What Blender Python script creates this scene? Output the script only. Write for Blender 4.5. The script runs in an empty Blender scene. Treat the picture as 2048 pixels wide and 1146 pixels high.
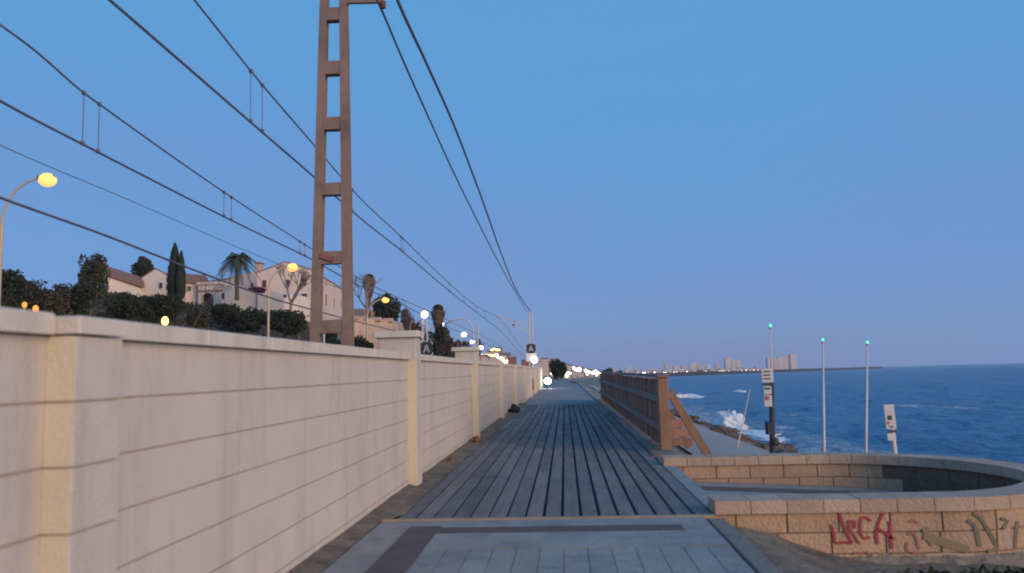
import bpy, math, random
from mathutils import Vector, Matrix, noise
random.seed(7)
R = math.radians
scene = bpy.context.scene
COL = scene.collection

# ------------------------------------------------------------------ camera
FPX, EYE, G = 1650.0, 1.45, 0.0048
cam_d = bpy.data.cameras.new('camera'); cam = bpy.data.objects.new('camera', cam_d); COL.objects.link(cam)
cam_d.sensor_width = 36; cam_d.lens = FPX / 2048 * 36; cam_d.clip_end = 60000; cam_d.clip_start = .05
CM = Matrix.Rotation(R(3.5), 4, 'Z') @ Matrix.Rotation(R(90 + 6.17), 4, 'X') @ Matrix.Rotation(R(-1.43), 4, 'Z')
cam.matrix_world = Matrix.Translation((0, 0, EYE)) @ CM
cam_d.dof.use_dof = True; cam_d.dof.focus_distance = 40; cam_d.dof.aperture_fstop = 1.8
scene.camera = cam

def P(px, py, Y):
    """world point seen at photo pixel (px, py) at distance Y along the path"""
    d = CM.to_3x3() @ Vector(((px - 1024) / FPX, (573 - py) / FPX, -1))
    k = Y / d.y
    return Vector((d.x * k, Y, EYE + d.z * k))
def sm(a, b, t):
    t = max(0, min(1, (t - a) / (b - a))); return t * t * (3 - 2 * t)
def lerpt(tab, x):
    if x <= tab[0][0]: return tab[0][1]
    for (a, va), (b, vb) in zip(tab, tab[1:]):
        if x <= b: return va + (vb - va) * (x - a) / (b - a)
    return tab[-1][1]

# ------------------------------------------------------------------ materials
def nodes(m):
    m.use_nodes = True; nt = m.node_tree; return nt, nt.nodes['Principled BSDF'], nt.links
def mat(name, c1, c2=None, scale=4.0, rough=.8, bump=0.0, bscale=30.0, island=0.0, metal=0.0, stretch=None, c3=None, s3=.7, blockshade=None, hue=None, spec=.5):
    m = bpy.data.materials.new(name); nt, b, L = nodes(m)
    b.inputs['Roughness'].default_value = rough; b.inputs['Metallic'].default_value = metal
    b.inputs['Specular IOR Level'].default_value = spec
    tc = nt.nodes.new('ShaderNodeTexCoord'); src = tc.outputs['Object']
    if stretch:
        mp = nt.nodes.new('ShaderNodeMapping'); mp.inputs['Scale'].default_value = stretch
        L.new(src, mp.inputs['Vector']); src = mp.outputs['Vector']
    c2 = c2 or tuple(v * .75 for v in c1)
    n = nt.nodes.new('ShaderNodeTexNoise'); n.inputs['Scale'].default_value = scale; n.inputs['Detail'].default_value = 6
    n.inputs['Roughness'].default_value = .65
    L.new(src, n.inputs['Vector'])
    r = nt.nodes.new('ShaderNodeValToRGB'); r.color_ramp.elements[0].position = .35; r.color_ramp.elements[1].position = .65
    r.color_ramp.elements[0].color = (*c2, 1); r.color_ramp.elements[1].color = (*c1, 1)
    L.new(n.outputs['Fac'], r.inputs['Fac']); out = r.outputs['Color']
    if c3:
        n3 = nt.nodes.new('ShaderNodeTexNoise'); n3.inputs['Scale'].default_value = s3; n3.inputs['Detail'].default_value = 8
        n3.inputs['Roughness'].default_value = .7
        L.new(src, n3.inputs['Vector'])
        r3 = nt.nodes.new('ShaderNodeValToRGB'); r3.color_ramp.elements[0].position = .5; r3.color_ramp.elements[1].position = .68
        L.new(n3.outputs['Fac'], r3.inputs['Fac'])
        mx = nt.nodes.new('ShaderNodeMixRGB'); L.new(r3.outputs['Color'], mx.inputs['Fac'])
        L.new(out, mx.inputs['Color1']); mx.inputs['Color2'].default_value = (*c3, 1); out = mx.outputs['Color']
    if island:
        g = nt.nodes.new('ShaderNodeNewGeometry')
        mr = nt.nodes.new('ShaderNodeMapRange'); mr.inputs['To Min'].default_value = 1 - island; mr.inputs['To Max'].default_value = 1 + island
        L.new(g.outputs['Random Per Island'], mr.inputs['Value'])
        hs = nt.nodes.new('ShaderNodeHueSaturation'); L.new(mr.outputs['Result'], hs.inputs['Value'])
        L.new(out, hs.inputs['Color']); out = hs.outputs['Color']
    L.new(out, b.inputs['Base Color'])
    if bump:
        nb = nt.nodes.new('ShaderNodeTexNoise'); nb.inputs['Scale'].default_value = bscale; nb.inputs['Detail'].default_value = 8
        L.new(src, nb.inputs['Vector'])
        bp = nt.nodes.new('ShaderNodeBump'); bp.inputs['Strength'].default_value = bump; bp.inputs['Distance'].default_value = .05
        L.new(nb.outputs['Fac'], bp.inputs['Height']); L.new(bp.outputs['Normal'], b.inputs['Normal'])
    return m
def glow(name, c, s):
    m = bpy.data.materials.new(name); nt, b, L = nodes(m)
    b.inputs['Base Color'].default_value = (*c, 1)
    b.inputs['Emission Color'].default_value = (*c, 1); b.inputs['Emission Strength'].default_value = s
    return m

M = dict(
    wall=mat('white_painted_block', (.61, .56, .51), (.57, .52, .475), 1.6, .85, .25, 60, c3=(.52, .485, .45), s3=.6),
    cope=mat('white_coping', (.68, .63, .56), (.60, .555, .49), 2.5, .85, .25, 50),
    cream=mat('cream_pillar_side', (.66, .59, .46), (.60, .54, .43), 2.0, .85, .2, 50),
    joint=mat('mortar_groove', (.46, .39, .31), (.38, .32, .26), 5, .9),
    board=mat('weathered_deck_board', (.20, .19, .19), (.12, .115, .12), 1.2, .7, .5, 30, island=.34, stretch=(14, 1, 14)),
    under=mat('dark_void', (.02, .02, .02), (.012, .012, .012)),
    conc=mat('pale_concrete', (.33, .325, .31), (.25, .25, .245), 1.1, .75, .35, 40, island=.07, c3=(.20, .205, .205), s3=2.6),
    stripe=mat('brown_paving_band', (.13, .095, .085), (.10, .075, .07), 3, .8, .2, 40),
    edge=mat('ochre_edge_strip', (.42, .29, .17), (.30, .21, .13), 6, .7),
    dirt=mat('sandy_dirt', (.24, .19, .14), (.13, .105, .08), 2.2, .95, .8, 12, c3=(.07, .065, .045), s3=3.0),
    blockshade=mat('painted_shade_block', (.20, .135, .09), (.12, .08, .055), 3, .9, .5, 20, c3=(.12, .05, .05), s3=1.5),  # block tone darkened to paint the shade of the inner far end, reddish mottling
    darkrock=mat('dark_breakwater', (.05, .042, .04), (.03, .026, .026), .1, .95),
    kerb=mat('brownish_kerb', (.27, .235, .205), (.20, .175, .155), 3, .85, .4, 30, c3=(.15, .13, .115), s3=3),
    farpath=mat('path_surface', (.26, .26, .265), (.21, .21, .22), .8, .8),
    block=mat('sandstone_block', (.50, .345, .23), (.44, .30, .20), 3.5, .9, .5, 30, island=.10, c3=(.38, .27, .19), s3=1.6),
    bcope=mat('sandstone_coping', (.48, .36, .275), (.42, .31, .235), 4, .85, .4, 35, island=.10),
    mortar=mat('grey_mortar', (.27, .19, .135), (.20, .14, .10), 6, .95, .4, 40),
    footing=mat('rough_footing', (.36, .30, .25), (.20, .16, .12), 2.5, .95, 1.0, 9, c3=(.10, .09, .07), s3=2.4),
    red=mat('red_spray_paint', (.42, .035, .06), (.30, .03, .06), 20, .6),
    redf=mat('faded_red_paint', (.40, .14, .12), (.33, .13, .10), 12, .7),
    greyp=mat('grey_green_paint', (.15, .14, .10), (.20, .16, .11), 12, .7),
    palep=mat('pale_overpaint', (.50, .40, .33), (.40, .30, .23), 5, .8),
    olivep=mat('olive_patch', (.21, .165, .10), (.28, .20, .12), 4, .8),  # olive tone for two broad strokes on the outer face
    timber=mat('brown_timber', (.33, .185, .135), (.21, .115, .085), 2.0, .7, .5, 25, island=.35, stretch=(6, 6, 1)),
    rail=mat('grey_timber_rail', (.24, .20, .19), (.17, .14, .13), 2.0, .7, .4, 25, stretch=(6, 1, 6)),
    brace=mat('orange_timber', (.32, .19, .12), (.22, .13, .08), 2.0, .7, .4, 25, stretch=(3, 3, 1)),
    pylon=mat('rusty_brown_steel', (.31, .22, .18), (.24, .165, .135), 1.2, .75, .2, 30, c3=(.17, .115, .10), s3=1.4),
    wire=mat('dark_cable', (.15, .15, .22), (.11, .11, .17), 4, .6),
    insul=mat('brown_insulator', (.30, .12, .09), (.2, .08, .06), 6, .3),
    galv=mat('galvanised_steel', (.45, .42, .40), (.36, .33, .32), 3, .5, metal=.3),
    lamppost=mat('cream_lamp_post', (.62, .52, .40), (.52, .44, .34), 3, .6),
    sodium=glow('sodium_lens', (1, .45, .12), 1.7),
    whitelamp=glow('white_lamp_lens', (1, .86, .68), 8),
    yellowlamp=glow('yellow_lamp', (1, .55, .12), 5),
    dimorange=glow('dim_orange_lamp', (1, .35, .06), 1.0),
    greenlamp=glow('green_lamp', (.06, 1, .45), 2.0),
    cool=glow('cold_headlight', (.80, 1, .97), 30),
    fargold=glow('far_gold_light', (1, .60, .18), 5),
    farwhite=glow('far_white_light', (1, .93, .74), 6),
    litwin=glow('lit_window', (1, .55, .2), 2.0),
    signw=mat('white_sign', (.62, .62, .64), (.52, .52, .55), 6, .5),
    signd=mat('dark_sign', (.045, .045, .05), (.03, .03, .035), 6, .5),
    signr=mat('red_sign_print', (.5, .12, .1), (.4, .1, .08), 6, .5),
    signb=mat('blue_sign_print', (.03, .06, .2), (.03, .05, .15), 6, .5),
    darkpole=mat('dark_pole', (.035, .04, .06), (.025, .03, .045), 6, .6),
    palepole=mat('pale_pole', (.66, .62, .64), (.58, .54, .57), 6, .5),
    plaster=mat('pink_plaster', (.80, .645, .57), (.72, .57, .50), .35, .9, .2, 10, c3=(.66, .51, .45), s3=.5),
    plaster2=mat('white_plaster', (.82, .73, .64), (.75, .66, .58), .4, .9, .2, 10, c3=(.68, .58, .51), s3=.5),
    stonew=mat('fort_stone', (.60, .46, .39), (.47, .35, .30), .5, .95, .5, 6, c3=(.30, .23, .20), s3=.6),
    roof=mat('terracotta_roof', (.30, .155, .11), (.22, .11, .08), 1.5, .85, .4, 8),
    graybld=mat('grey_brown_plaster', (.36, .28, .235), (.30, .23, .19), .6, .9),
    frame=mat('pale_window_frame', (.60, .54, .50), (.5, .45, .42), 3, .7),
    shutter=mat('dark_red_shutter', (.14, .035, .03), (.10, .03, .025), 3, .6),
    pane=mat('dark_window_glass', (.05, .055, .07), (.035, .04, .05), 3, .15),
    leafd=mat('dark_foliage', (.030, .045, .020), (.015, .024, .012), .5, .85, island=.5),
    leafg=mat('olive_foliage', (.055, .058, .030), (.034, .038, .022), .5, .85, island=.5),
    leafb=mat('brown_foliage', (.14, .095, .075), (.065, .048, .04), .5, .85, island=.5),
    leafv=mat('purple_bougainvillea', (.16, .03, .09), (.10, .02, .07), .5, .85, island=.4),
    palmleaf=mat('palm_frond', (.07, .10, .055), (.04, .06, .035), 1, .7, island=.4),
    palmdead=mat('dry_palm_skirt', (.15, .09, .06), (.10, .06, .04), 1, .9, island=.4),
    bark=mat('bark', (.13, .095, .07), (.09, .065, .05), 4, .95, .6, 15),
    palebark=mat('pale_bark', (.30, .23, .18), (.22, .165, .13), 3, .95, .5, 15),
    hill=mat('scrubby_hillside', (.075, .06, .04), (.04, .036, .025), .3, .95, .8, 3),
    ground=mat('shore_ground', (.27, .225, .18), (.19, .16, .13), .25, .95, .6, 5),
    strip=mat('pale_lower_path', (.36, .35, .34), (.31, .30, .29), .5, .9),
    rock=mat('shore_rock', (.19, .14, .115), (.06, .05, .048), 1.2, .9, .9, 6, island=.25),
    foam=mat('white_foam', (.80, .84, .88), (.62, .70, .80), 2.5, .9, .6, 6),
    tower=mat('tower_wall', (.75, .68, .66), (.70, .62, .60), .05, .9, island=.1),
    tower2=mat('tower_wall_rose', (.68, .55, .54), (.6, .48, .47), .05, .9),
    coastm=mat('far_land', (.10, .08, .07), (.06, .05, .045), .01, .95),
    town=mat('town_wall', (.55, .45, .42), (.46, .36, .34), .1, .9, island=.2),
    townr=mat('town_wall_red', (.35, .18, .15), (.28, .14, .12), .1, .9),
    metal=mat('bike_frame', (.05, .05, .06), (.04, .04, .05), 4, .4),
    rubber=mat('rubber', (.02, .02, .02), (.015, .015, .015), 4, .8),
    rust=mat('rusty_box', (.24, .12, .07), (.13, .06, .04), 8, .8),
    wrail=mat('rail_steel', (.2, .15, .12), (.15, .11, .09), 4, .5, metal=.6),
    ballast=mat('ballast', (.2, .17, .15), (.1, .09, .08), 6, .95, 1, 10),
)

def facade(name, c, gap, w, h):
    m = mat(name, c, tuple(v * .9 for v in c), .05, .9, island=.08); nt, b, L = nodes(m)
    old = b.inputs['Base Color'].links[0].from_socket
    tc = nt.nodes.new('ShaderNodeTexCoord'); sx = nt.nodes.new('ShaderNodeSeparateXYZ'); L.new(tc.outputs['Object'], sx.inputs[0])
    cb = nt.nodes.new('ShaderNodeCombineXYZ'); L.new(sx.outputs['X'], cb.inputs['X']); L.new(sx.outputs['Z'], cb.inputs['Y'])
    br = nt.nodes.new('ShaderNodeTexBrick'); br.offset = 0; br.inputs['Scale'].default_value = 1; br.inputs['Brick Width'].default_value = w; br.inputs['Row Height'].default_value = h
    br.inputs['Mortar Size'].default_value = gap; br.inputs['Mortar Smooth'].default_value = 0
    L.new(cb.outputs[0], br.inputs['Vector']); mx = nt.nodes.new('ShaderNodeMixRGB'); L.new(br.outputs['Fac'], mx.inputs['Fac'])
    mx.inputs['Color1'].default_value = (.16, .14, .15, 1); L.new(old, mx.inputs['Color2']); L.new(mx.outputs['Color'], b.inputs['Base Color'])
    return m
M['tower'] = facade('tower_wall_windows', (.80, .74, .72), 1.15, 3.6, 3.2)
M['tower2'] = facade('rose_tower_windows', (.74, .62, .60), 1.15, 3.2, 3.2)
M['town'] = facade('town_wall_windows', (.66, .54, .50), .9, 2.6, 3.0)

def add_streaks(m, col, sc, lo, hi, amt):
    nt, b, L = nodes(m); old = b.inputs['Base Color'].links[0].from_socket
    tc = nt.nodes.new('ShaderNodeTexCoord'); mp = nt.nodes.new('ShaderNodeMapping'); mp.inputs['Scale'].default_value = sc; L.new(tc.outputs['Object'], mp.inputs['Vector'])
    n = nt.nodes.new('ShaderNodeTexNoise'); n.inputs['Scale'].default_value = 1; n.inputs['Detail'].default_value = 7; n.inputs['Roughness'].default_value = .7; L.new(mp.outputs['Vector'], n.inputs['Vector'])
    mr = nt.nodes.new('ShaderNodeMapRange'); mr.inputs['From Min'].default_value = lo; mr.inputs['From Max'].default_value = hi; mr.inputs['To Max'].default_value = amt; L.new(n.outputs['Fac'], mr.inputs['Value'])
    mx = nt.nodes.new('ShaderNodeMixRGB'); L.new(mr.outputs['Result'], mx.inputs['Fac']); L.new(old, mx.inputs['Color1']); mx.inputs['Color2'].default_value = (*col, 1); L.new(mx.outputs['Color'], b.inputs['Base Color'])
add_streaks(M['wall'], (.36, .32, .28), (3, 3.2, .45), .50, .72, .55)
add_streaks(M['wall'], (.30, .26, .22), (4, 5, 4), .62, .74, .6)
add_streaks(M['cope'], (.34, .31, .27), (4, 5, 1.5), .50, .72, .6)
add_streaks(M['conc'], (.12, .12, .12), (5, 5, 5), .58, .72, .6)
add_streaks(M['conc'], (.42, .39, .34), (1.2, .9, 1), .52, .70, .5)
add_streaks(M['board'], (.27, .25, .23), (2.2, .8, 1), .48, .70, .6)
add_streaks(M['pylon'], (.13, .07, .05), (9, 9, .7), .56, .74, .7)
add_streaks(M['block'], (.24, .17, .12), (6, 6, 2.5), .54, .74, .6)
add_streaks(M['bcope'], (.25, .19, .15), (5, 5, 5), .54, .74, .6)

# ------------------------------------------------------------------ mesh helpers
class MB:
    def __init__(s): s.v = []; s.f = []; s.m = []; s.cur = 0
    def add(s, vs, fs):
        b = len(s.v); s.v += [tuple(v) for v in vs]; s.f += [tuple(i + b for i in f) for f in fs]; s.m += [s.cur] * len(fs); return s
    def box(s, x0, x1, y0, y1, z0, z1):
        vs = [(x0, y0, z0), (x1, y0, z0), (x1, y1, z0), (x0, y1, z0), (x0, y0, z1), (x1, y0, z1), (x1, y1, z1), (x0, y1, z1)]
        return s.add(vs, [(3, 2, 1, 0), (4, 5, 6, 7), (0, 1, 5, 4), (1, 2, 6, 5), (2, 3, 7, 6), (3, 0, 4, 7)])
    def bbox(s, x0, x1, y0, y1, z0, z1, b):
        """box with chamfered vertical and top edges"""
        pts = [(x0 + b, y0), (x1 - b, y0), (x1, y0 + b), (x1, y1 - b), (x1 - b, y1), (x0 + b, y1), (x0, y1 - b), (x0, y0 + b)]
        cx, cy = (x0 + x1) / 2, (y0 + y1) / 2
        ins = [(cx + (x - cx) * (1 - 2 * b / (x1 - x0)), cy + (y - cy) * (1 - 2 * b / (y1 - y0))) for x, y in pts]
        vs = [(x, y, z0) for x, y in pts] + [(x, y, z1 - b) for x, y in pts] + [(x, y, z1) for x, y in ins]
        fs = [tuple(range(7, -1, -1)), tuple(range(16, 24))]
        for k in range(8):
            j = (k + 1) % 8; fs += [(k, j, j + 8, k + 8), (k + 8, j + 8, j + 16, k + 16)]
        return s.add(vs, fs)
    def bar(s, a, b, w, h, up=(0, 0, 1)):
        a = Vector(a); b = Vector(b); d = (b - a).normalized(); u = Vector(up)
        sd = d.cross(u)
        if sd.length < 1e-4: sd = d.cross(Vector((1, 0, 0)))
        sd.normalize(); u = sd.cross(d).normalized(); sd = sd * w / 2; u = u * h / 2
        vs = [a - sd - u, a + sd - u, a + sd + u, a - sd + u, b - sd - u, b + sd - u, b + sd + u, b - sd + u]
        return s.add(vs, [(0, 1, 2, 3), (7, 6, 5, 4), (0, 4, 5, 1), (1, 5, 6, 2), (2, 6, 7, 3), (3, 7, 4, 0)])
    def tube(s, pts, rad, n=8, cap=True):
        pts = [Vector(p) for p in pts]; rr = rad if isinstance(rad, (list, tuple)) else [rad] * len(pts)
        base = len(s.v); ref = None
        for i, p in enumerate(pts):
            d = (pts[min(i + 1, len(pts) - 1)] - pts[max(i - 1, 0)]).normalized()
            if ref is None: ref = d.orthogonal().normalized()
            a = (ref - d * ref.dot(d)).normalized(); ref = a; b = d.cross(a)
            for k in range(n):
                t = 2 * math.pi * k / n; s.v.append(tuple(p + (a * math.cos(t) + b * math.sin(t)) * rr[i]))
        for i in range(len(pts) - 1):
            for k in range(n):
                j = (k + 1) % n; s.f.append((base + i * n + k, base + i * n + j, base + (i + 1) * n + j, base + (i + 1) * n + k)); s.m.append(s.cur)
        if cap:
            s.f.append(tuple(base + k for k in range(n - 1, -1, -1))); s.m.append(s.cur)
            e = base + (len(pts) - 1) * n; s.f.append(tuple(e + k for k in range(n))); s.m.append(s.cur)
        return s
    def ball(s, c, r, seg=12, ring=8, disp=0.0, seed=0):
        c = Vector(c); r = r if isinstance(r, (tuple, list)) else (r, r, r); vs = []; fs = []
        for i in range(ring + 1):
            th = math.pi * i / ring
            for k in range(seg):
                ph = 2 * math.pi * k / seg
                d = Vector((math.sin(th) * math.cos(ph), math.sin(th) * math.sin(ph), math.cos(th)))
                q = 1 + (disp * noise.fractal(d * 1.6 + Vector((seed, 0, 0)), 1, 2, 4) if disp else 0)
                vs.append((c.x + d.x * r[0] * q, c.y + d.y * r[1] * q, c.z + d.z * r[2] * q))
        for i in range(ring):
            for k in range(seg):
                j = (k + 1) % seg; fs.append((i * seg + k, (i + 1) * seg + k, (i + 1) * seg + j, i * seg + j))
        return s.add(vs, fs)
    def prism(s, poly, z0, z1):
        n = len(poly); vs = [(x, y, z0) for x, y in poly] + [(x, y, z1) for x, y in poly]
        fs = [tuple(range(n - 1, -1, -1)), tuple(range(n, 2 * n))] + [(k, (k + 1) % n, (k + 1) % n + n, k + n) for k in range(n)]
        return s.add(vs, fs)
    def build(s, name, m, parent=None, slope=False, smooth=False, origin=None):
        me = bpy.data.meshes.new(name)
        vs = [(x, y, z + G * y) for x, y, z in s.v] if slope else s.v
        if origin is None and parent is not None: origin = parent.get('o', None)
        if origin is not None: vs = [(x - origin[0], y - origin[1], z - origin[2]) for x, y, z in vs]
        me.from_pydata(vs, [], s.f)
        for mm in (m if isinstance(m, (list, tuple)) else [m]): me.materials.append(mm)
        me.polygons.foreach_set('material_index', s.m)
        if smooth: me.polygons.foreach_set('use_smooth', [True] * len(s.f))
        me.update()
        o = bpy.data.objects.new(name, me); COL.objects.link(o)
        if parent is not None: o.parent = parent
        elif origin is not None: o.location = origin
        return o
def tag(o, label, cat, group=None, kind=None):
    o['label'] = label; o['category'] = cat
    if group: o['group'] = group
    if kind: o['kind'] = kind
    return o
def struct(o, kind='structure'): o['kind'] = kind; return o
def thing(name, loc, label, cat, group=None):
    """Empty at the base; children are given in world coordinates"""
    e = bpy.data.objects.new(name, None); COL.objects.link(e); e.location = loc; e.empty_display_size = .2
    e['o'] = tuple(loc); return tag(e, label, cat, group)
def clone(t, loc, label=None, rz=0, sc=1.0):
    c = t.copy(); COL.objects.link(c); c.location = loc; c.rotation_euler = (0, 0, rz); c.scale = (sc, sc, sc)
    if label: c['label'] = label
    for ch in list(t.children):
        k = ch.copy(); COL.objects.link(k); k.parent = c
        for g in list(ch.children):
            q = g.copy(); COL.objects.link(q); q.parent = k
    return c

# ------------------------------------------------------------------ terrain
def pathx(y): return -.0005 * max(0, y - 80) ** 2 if y < 300 else -24.2 - .22 * (y - 300)
def shore(y): return 11.7 if y < 150 else 11.7 + (y - 150) * .124
def Hl(x, y):
    a = .5 + 9.5 * sm(-19, -38, x) + 3.5 * sm(-40, -60, x) + 5 * sm(-70, -200, x)
    m = .60 + .40 * sm(62, 108, y) - .30 * sm(135, 200, y)
    return max(-.12, (a - .5) * m + .5 * sm(-13, -18, x) - .1 + noise.noise(Vector((x * .12, y * .12, 0))) * .5 * sm(-19, -24, x))
def Hr(x, y):
    off = shore(y) - 11.7
    z = lerpt([(1.3, -.16), (1.75, -.2), (2.6, -.47), (5.0, -.66), (5.6, -.9), (7.5, -1.5), (12, -3.5), (22, -5.5)], x - (off if x > 3 + off else min(off, max(0, x - 3))))
    return z + noise.noise(Vector((x * .5, y * .5, 3))) * .05
def H(x, y):
    px_ = x - pathx(y) if y > 80 else x
    base = G * min(y, 200)
    if px_ > 1.3: return Hr(px_ if px_ < 6 else max(6, x), y) + base * max(0, 1 - max(0, px_ - 1.3) / 4)
    if x < -12: return Hl(x, y)
    return -.16 + base * .9
xs = [-400, -300, -230, -180, -150, -130, -115] + [-105 + i * 2.5 for i in range(37)] + [-12, -9, -6, -3, -2, 0, 1.3, 1.5, 1.75, 2.1, 2.6, 3.2, 4, 5, 5.6, 6.4, 7.5, 9, 11, 13, 16, 20, 30, 45, 70, 100, 140]
ys = [-30, -10, -4, 0, 3, 4.5, 5.5, 6.2, 6.8, 7.4, 8, 8.5, 9.2, 10, 11, 12, 13, 14, 16, 18, 20, 23] + [26 + 3 * i for i in range(50)] + [180 + 12 * i for i in range(12)] + [330, 370, 420, 500, 600, 720, 850, 1100, 1500, 2200, 3000]
mb = MB()
mb.v = [(x, y, H(x, y)) for y in ys for x in xs]; nx = len(xs)
mb.f = [(j * nx + i, j * nx + i + 1, (j + 1) * nx + i + 1, (j + 1) * nx + i) for j in range(len(ys) - 1) for i in range(nx - 1)]
mb.m = [1 if (xs[f[0] % nx] < -13) else (2 if xs[f[0] % nx] < -3 else 0) for f in mb.f]
struct(mb.build('ground', [M['ground'], M['hill'], M['ballast']], smooth=True))

# lower pale path beside the rocks
mb = MB(); pts = []
for i in range(40):
    y = 14.5 + i * 3
    for x in (2.75 + .02 * i, 3.6, 4.5, 5.0 + .015 * i): pts.append((x, y, Hr(x, y) + G * y * max(0, 1 - (x - 1.3) / 4) + .05 + .0))
mb.v = pts
mb.f = [(j * 4 + i, j * 4 + i + 1, j * 4 + i + 5, j * 4 + i + 4) for j in range(39) for i in range(3)]; mb.m = [0] * len(mb.f)
struct(mb.build('lower_path', M['strip'], smooth=True))

# far coast
mb = MB()
mb.prism([(-60, 700), (60, 690), (95, 800), (160, 930), (250, 1120), (350, 1270), (450, 1450), (600, 1720), (720, 1960), (760, 2080), (700, 2120), (600, 2000), (450, 3600), (-900, 3600), (-900, 700)], -5, -.2)
struct(mb.build('coast', M['coastm']))

# sea
SEA = -3.0
mb = MB(); NA, NR = 420, 300; angs = [R(-12 + 104 * i / NA) for i in range(NA + 1)]
rs = [16 * math.exp(math.log(22000 / 16) * (j / NR) ** 1.0) for j in range(NR + 1)]
for r in rs:
    fade = 1 - sm(250, 900, r)
    for a in angs:
        x, y = r * math.sin(a), r * math.cos(a); z = SEA
        if fade > 0:
            q = Vector((x * .16 + y * .03, y * .09, 1.7)); w = 1 - abs(noise.noise(q)) * 2
            w2 = 1 - abs(noise.noise(Vector((x * .5 + 9, y * .3, 4)))) * 2
            z += fade * (w * .42 + w2 * .20 + noise.noise(Vector((x * 1.4, y * .9, 8))) * .10 - .25)
        mb.v.append((x, y, z))
w_ = NA + 1
mb.f = [(j * w_ + i, j * w_ + i + 1, (j + 1) * w_ + i + 1, (j + 1) * w_ + i) for j in range(NR) for i in range(NA)]; mb.m = [0] * len(mb.f)
def sea_mat():
    m = bpy.data.materials.new('sea_water'); nt, b, L = nodes(m)
    tc = nt.nodes.new('ShaderNodeTexCoord')
    def ns(sc, st, det=6, ro=.6):
        mp = nt.nodes.new('ShaderNodeMapping'); mp.inputs['Scale'].default_value = st; L.new(tc.outputs['Object'], mp.inputs['Vector'])
        n = nt.nodes.new('ShaderNodeTexNoise'); n.inputs['Scale'].default_value = sc; n.inputs['Detail'].default_value = det; n.inputs['Roughness'].default_value = ro
        L.new(mp.outputs['Vector'], n.inputs['Vector']); return n.outputs['Fac']
    def ramp(f, p0, p1, a=0, c=1):
        mr = nt.nodes.new('ShaderNodeMapRange'); L.new(f, mr.inputs['Value']); mr.inputs['From Min'].default_value = p0; mr.inputs['From Max'].default_value = p1
        mr.inputs['To Min'].default_value = a; mr.inputs['To Max'].default_value = c; return mr.outputs['Result']
    def mth(op, a, c):
        k = nt.nodes.new('ShaderNodeMath'); k.operation = op
        for i, v in enumerate((a, c)):
            if isinstance(v, (int, float)): k.inputs[i].default_value = v
            else: L.new(v, k.inputs[i])
        return k.outputs[0]
    big = ns(.06, (1, .6, 1)); sml = ns(1.0, (1, .5, 1), 8, .7)
    sx = nt.nodes.new('ShaderNodeSeparateXYZ'); L.new(tc.outputs['Object'], sx.inputs[0])
    wc = mth('MULTIPLY', ramp(ns(.11, (.8, .45, 1), 5), .63, .69), ramp(sml, .40, .55))
    near = mth('MULTIPLY', ramp(mth('ADD', sx.outputs['X'], mth('MULTIPLY', ns(.12, (1, 1, 1), 4), 16)), 26, 19), ramp(ns(.9, (1, 1, 1), 8, .75), .42, .56))
    near = mth('MULTIPLY', near, ramp(sx.outputs['Y'], 300, 160))
    fo = mth('MAXIMUM', wc, near)
    col = nt.nodes.new('ShaderNodeMixRGB'); L.new(big, col.inputs['Fac'])
    col.inputs['Color1'].default_value = (.010, .14, .33, 1); col.inputs['Color2'].default_value = (.03, .27, .50, 1)
    mx = nt.nodes.new('ShaderNodeMixRGB'); L.new(fo, mx.inputs['Fac']); L.new(col.outputs['Color'], mx.inputs['Color1']); mx.inputs['Color2'].default_value = (.72, .78, .84, 1)
    L.new(mx.outputs['Color'], b.inputs['Base Color']); L.new(ramp(fo, 0, 1, .28, .9), b.inputs['Roughness']); b.inputs['IOR'].default_value = 1.33
    bp = nt.nodes.new('ShaderNodeBump'); bp.inputs['Strength'].default_value = 1.0; bp.inputs['Distance'].default_value = 1.5
    hh = mth('ADD', mth('MULTIPLY', ns(.25, (1, .5, 1), 6, .7), 2.2), mth('MULTIPLY', sml, .35))
    L.new(hh, bp.inputs['Height']); L.new(bp.outputs['Normal'], b.inputs['Normal'])
    return m
struct(mb.build('sea', sea_mat(), smooth=True))

# ------------------------------------------------------------------ boardwalk and path
mb = MB(); x0 = -1.75; wb = 3.17 / 17
for i in range(17):
    xa = x0 + i * wb; y = 8.42 - 0; first = True
    while y < 36:
        Ln = random.uniform(4.2, 5.4) if not first else random.uniform(2, 5.2); first = False
        y2 = min(36, y + Ln)
        if 36 - y2 < .8: y2 = 36
        dz = random.uniform(-.003, .003); gp = .009 + (.006 if i > 6 else 0)
        mb.bbox(xa + gp, xa + wb - gp, y, y2 - .006, -.045 + dz, dz, .006); y = y2
struct(mb.build('boardwalk', M['board'], slope=True))
mb = MB()
for i in range(17):
    for j in range(14):
        for s_ in (-.055, .055): mb.tube([(x0 + (i + .5) * wb + s_, 8.75 + j * 1.15, -.003), (x0 + (i + .5) * wb + s_, 8.75 + j * 1.15, .0042)], .009, 7)
tag(mb.build('deck_screws', M['wrail'], slope=True), 'rows of small dark screw heads across the boardwalk planks', 'screws', kind='stuff')
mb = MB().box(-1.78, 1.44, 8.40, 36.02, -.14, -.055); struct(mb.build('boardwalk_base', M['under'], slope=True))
mb = MB().bbox(-1.92, 1.42, 8.31, 8.40, -.14, .012, .006); struct(mb.build('boardwalk_edge', M['edge'], slope=True))
# side planks of the deck at the right, under the fence
mb = MB()
for i in range(2):
    for k in range(6):
        mb.bbox(1.45 + i * .17, 1.60 + i * .17, 13.4 + k * 3.9, 13.4 + (k + 1) * 3.9 - .02, -.15, -.012 - .01 * i, .006)
struct(mb.build('boardwalk_margin', M['board'], slope=True))
mb = MB().bbox(1.43, 1.62, 9.0, 13.38, -.2, -.01, .01); struct(mb.build('lookout_threshold', M['conc'], slope=True))

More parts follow.
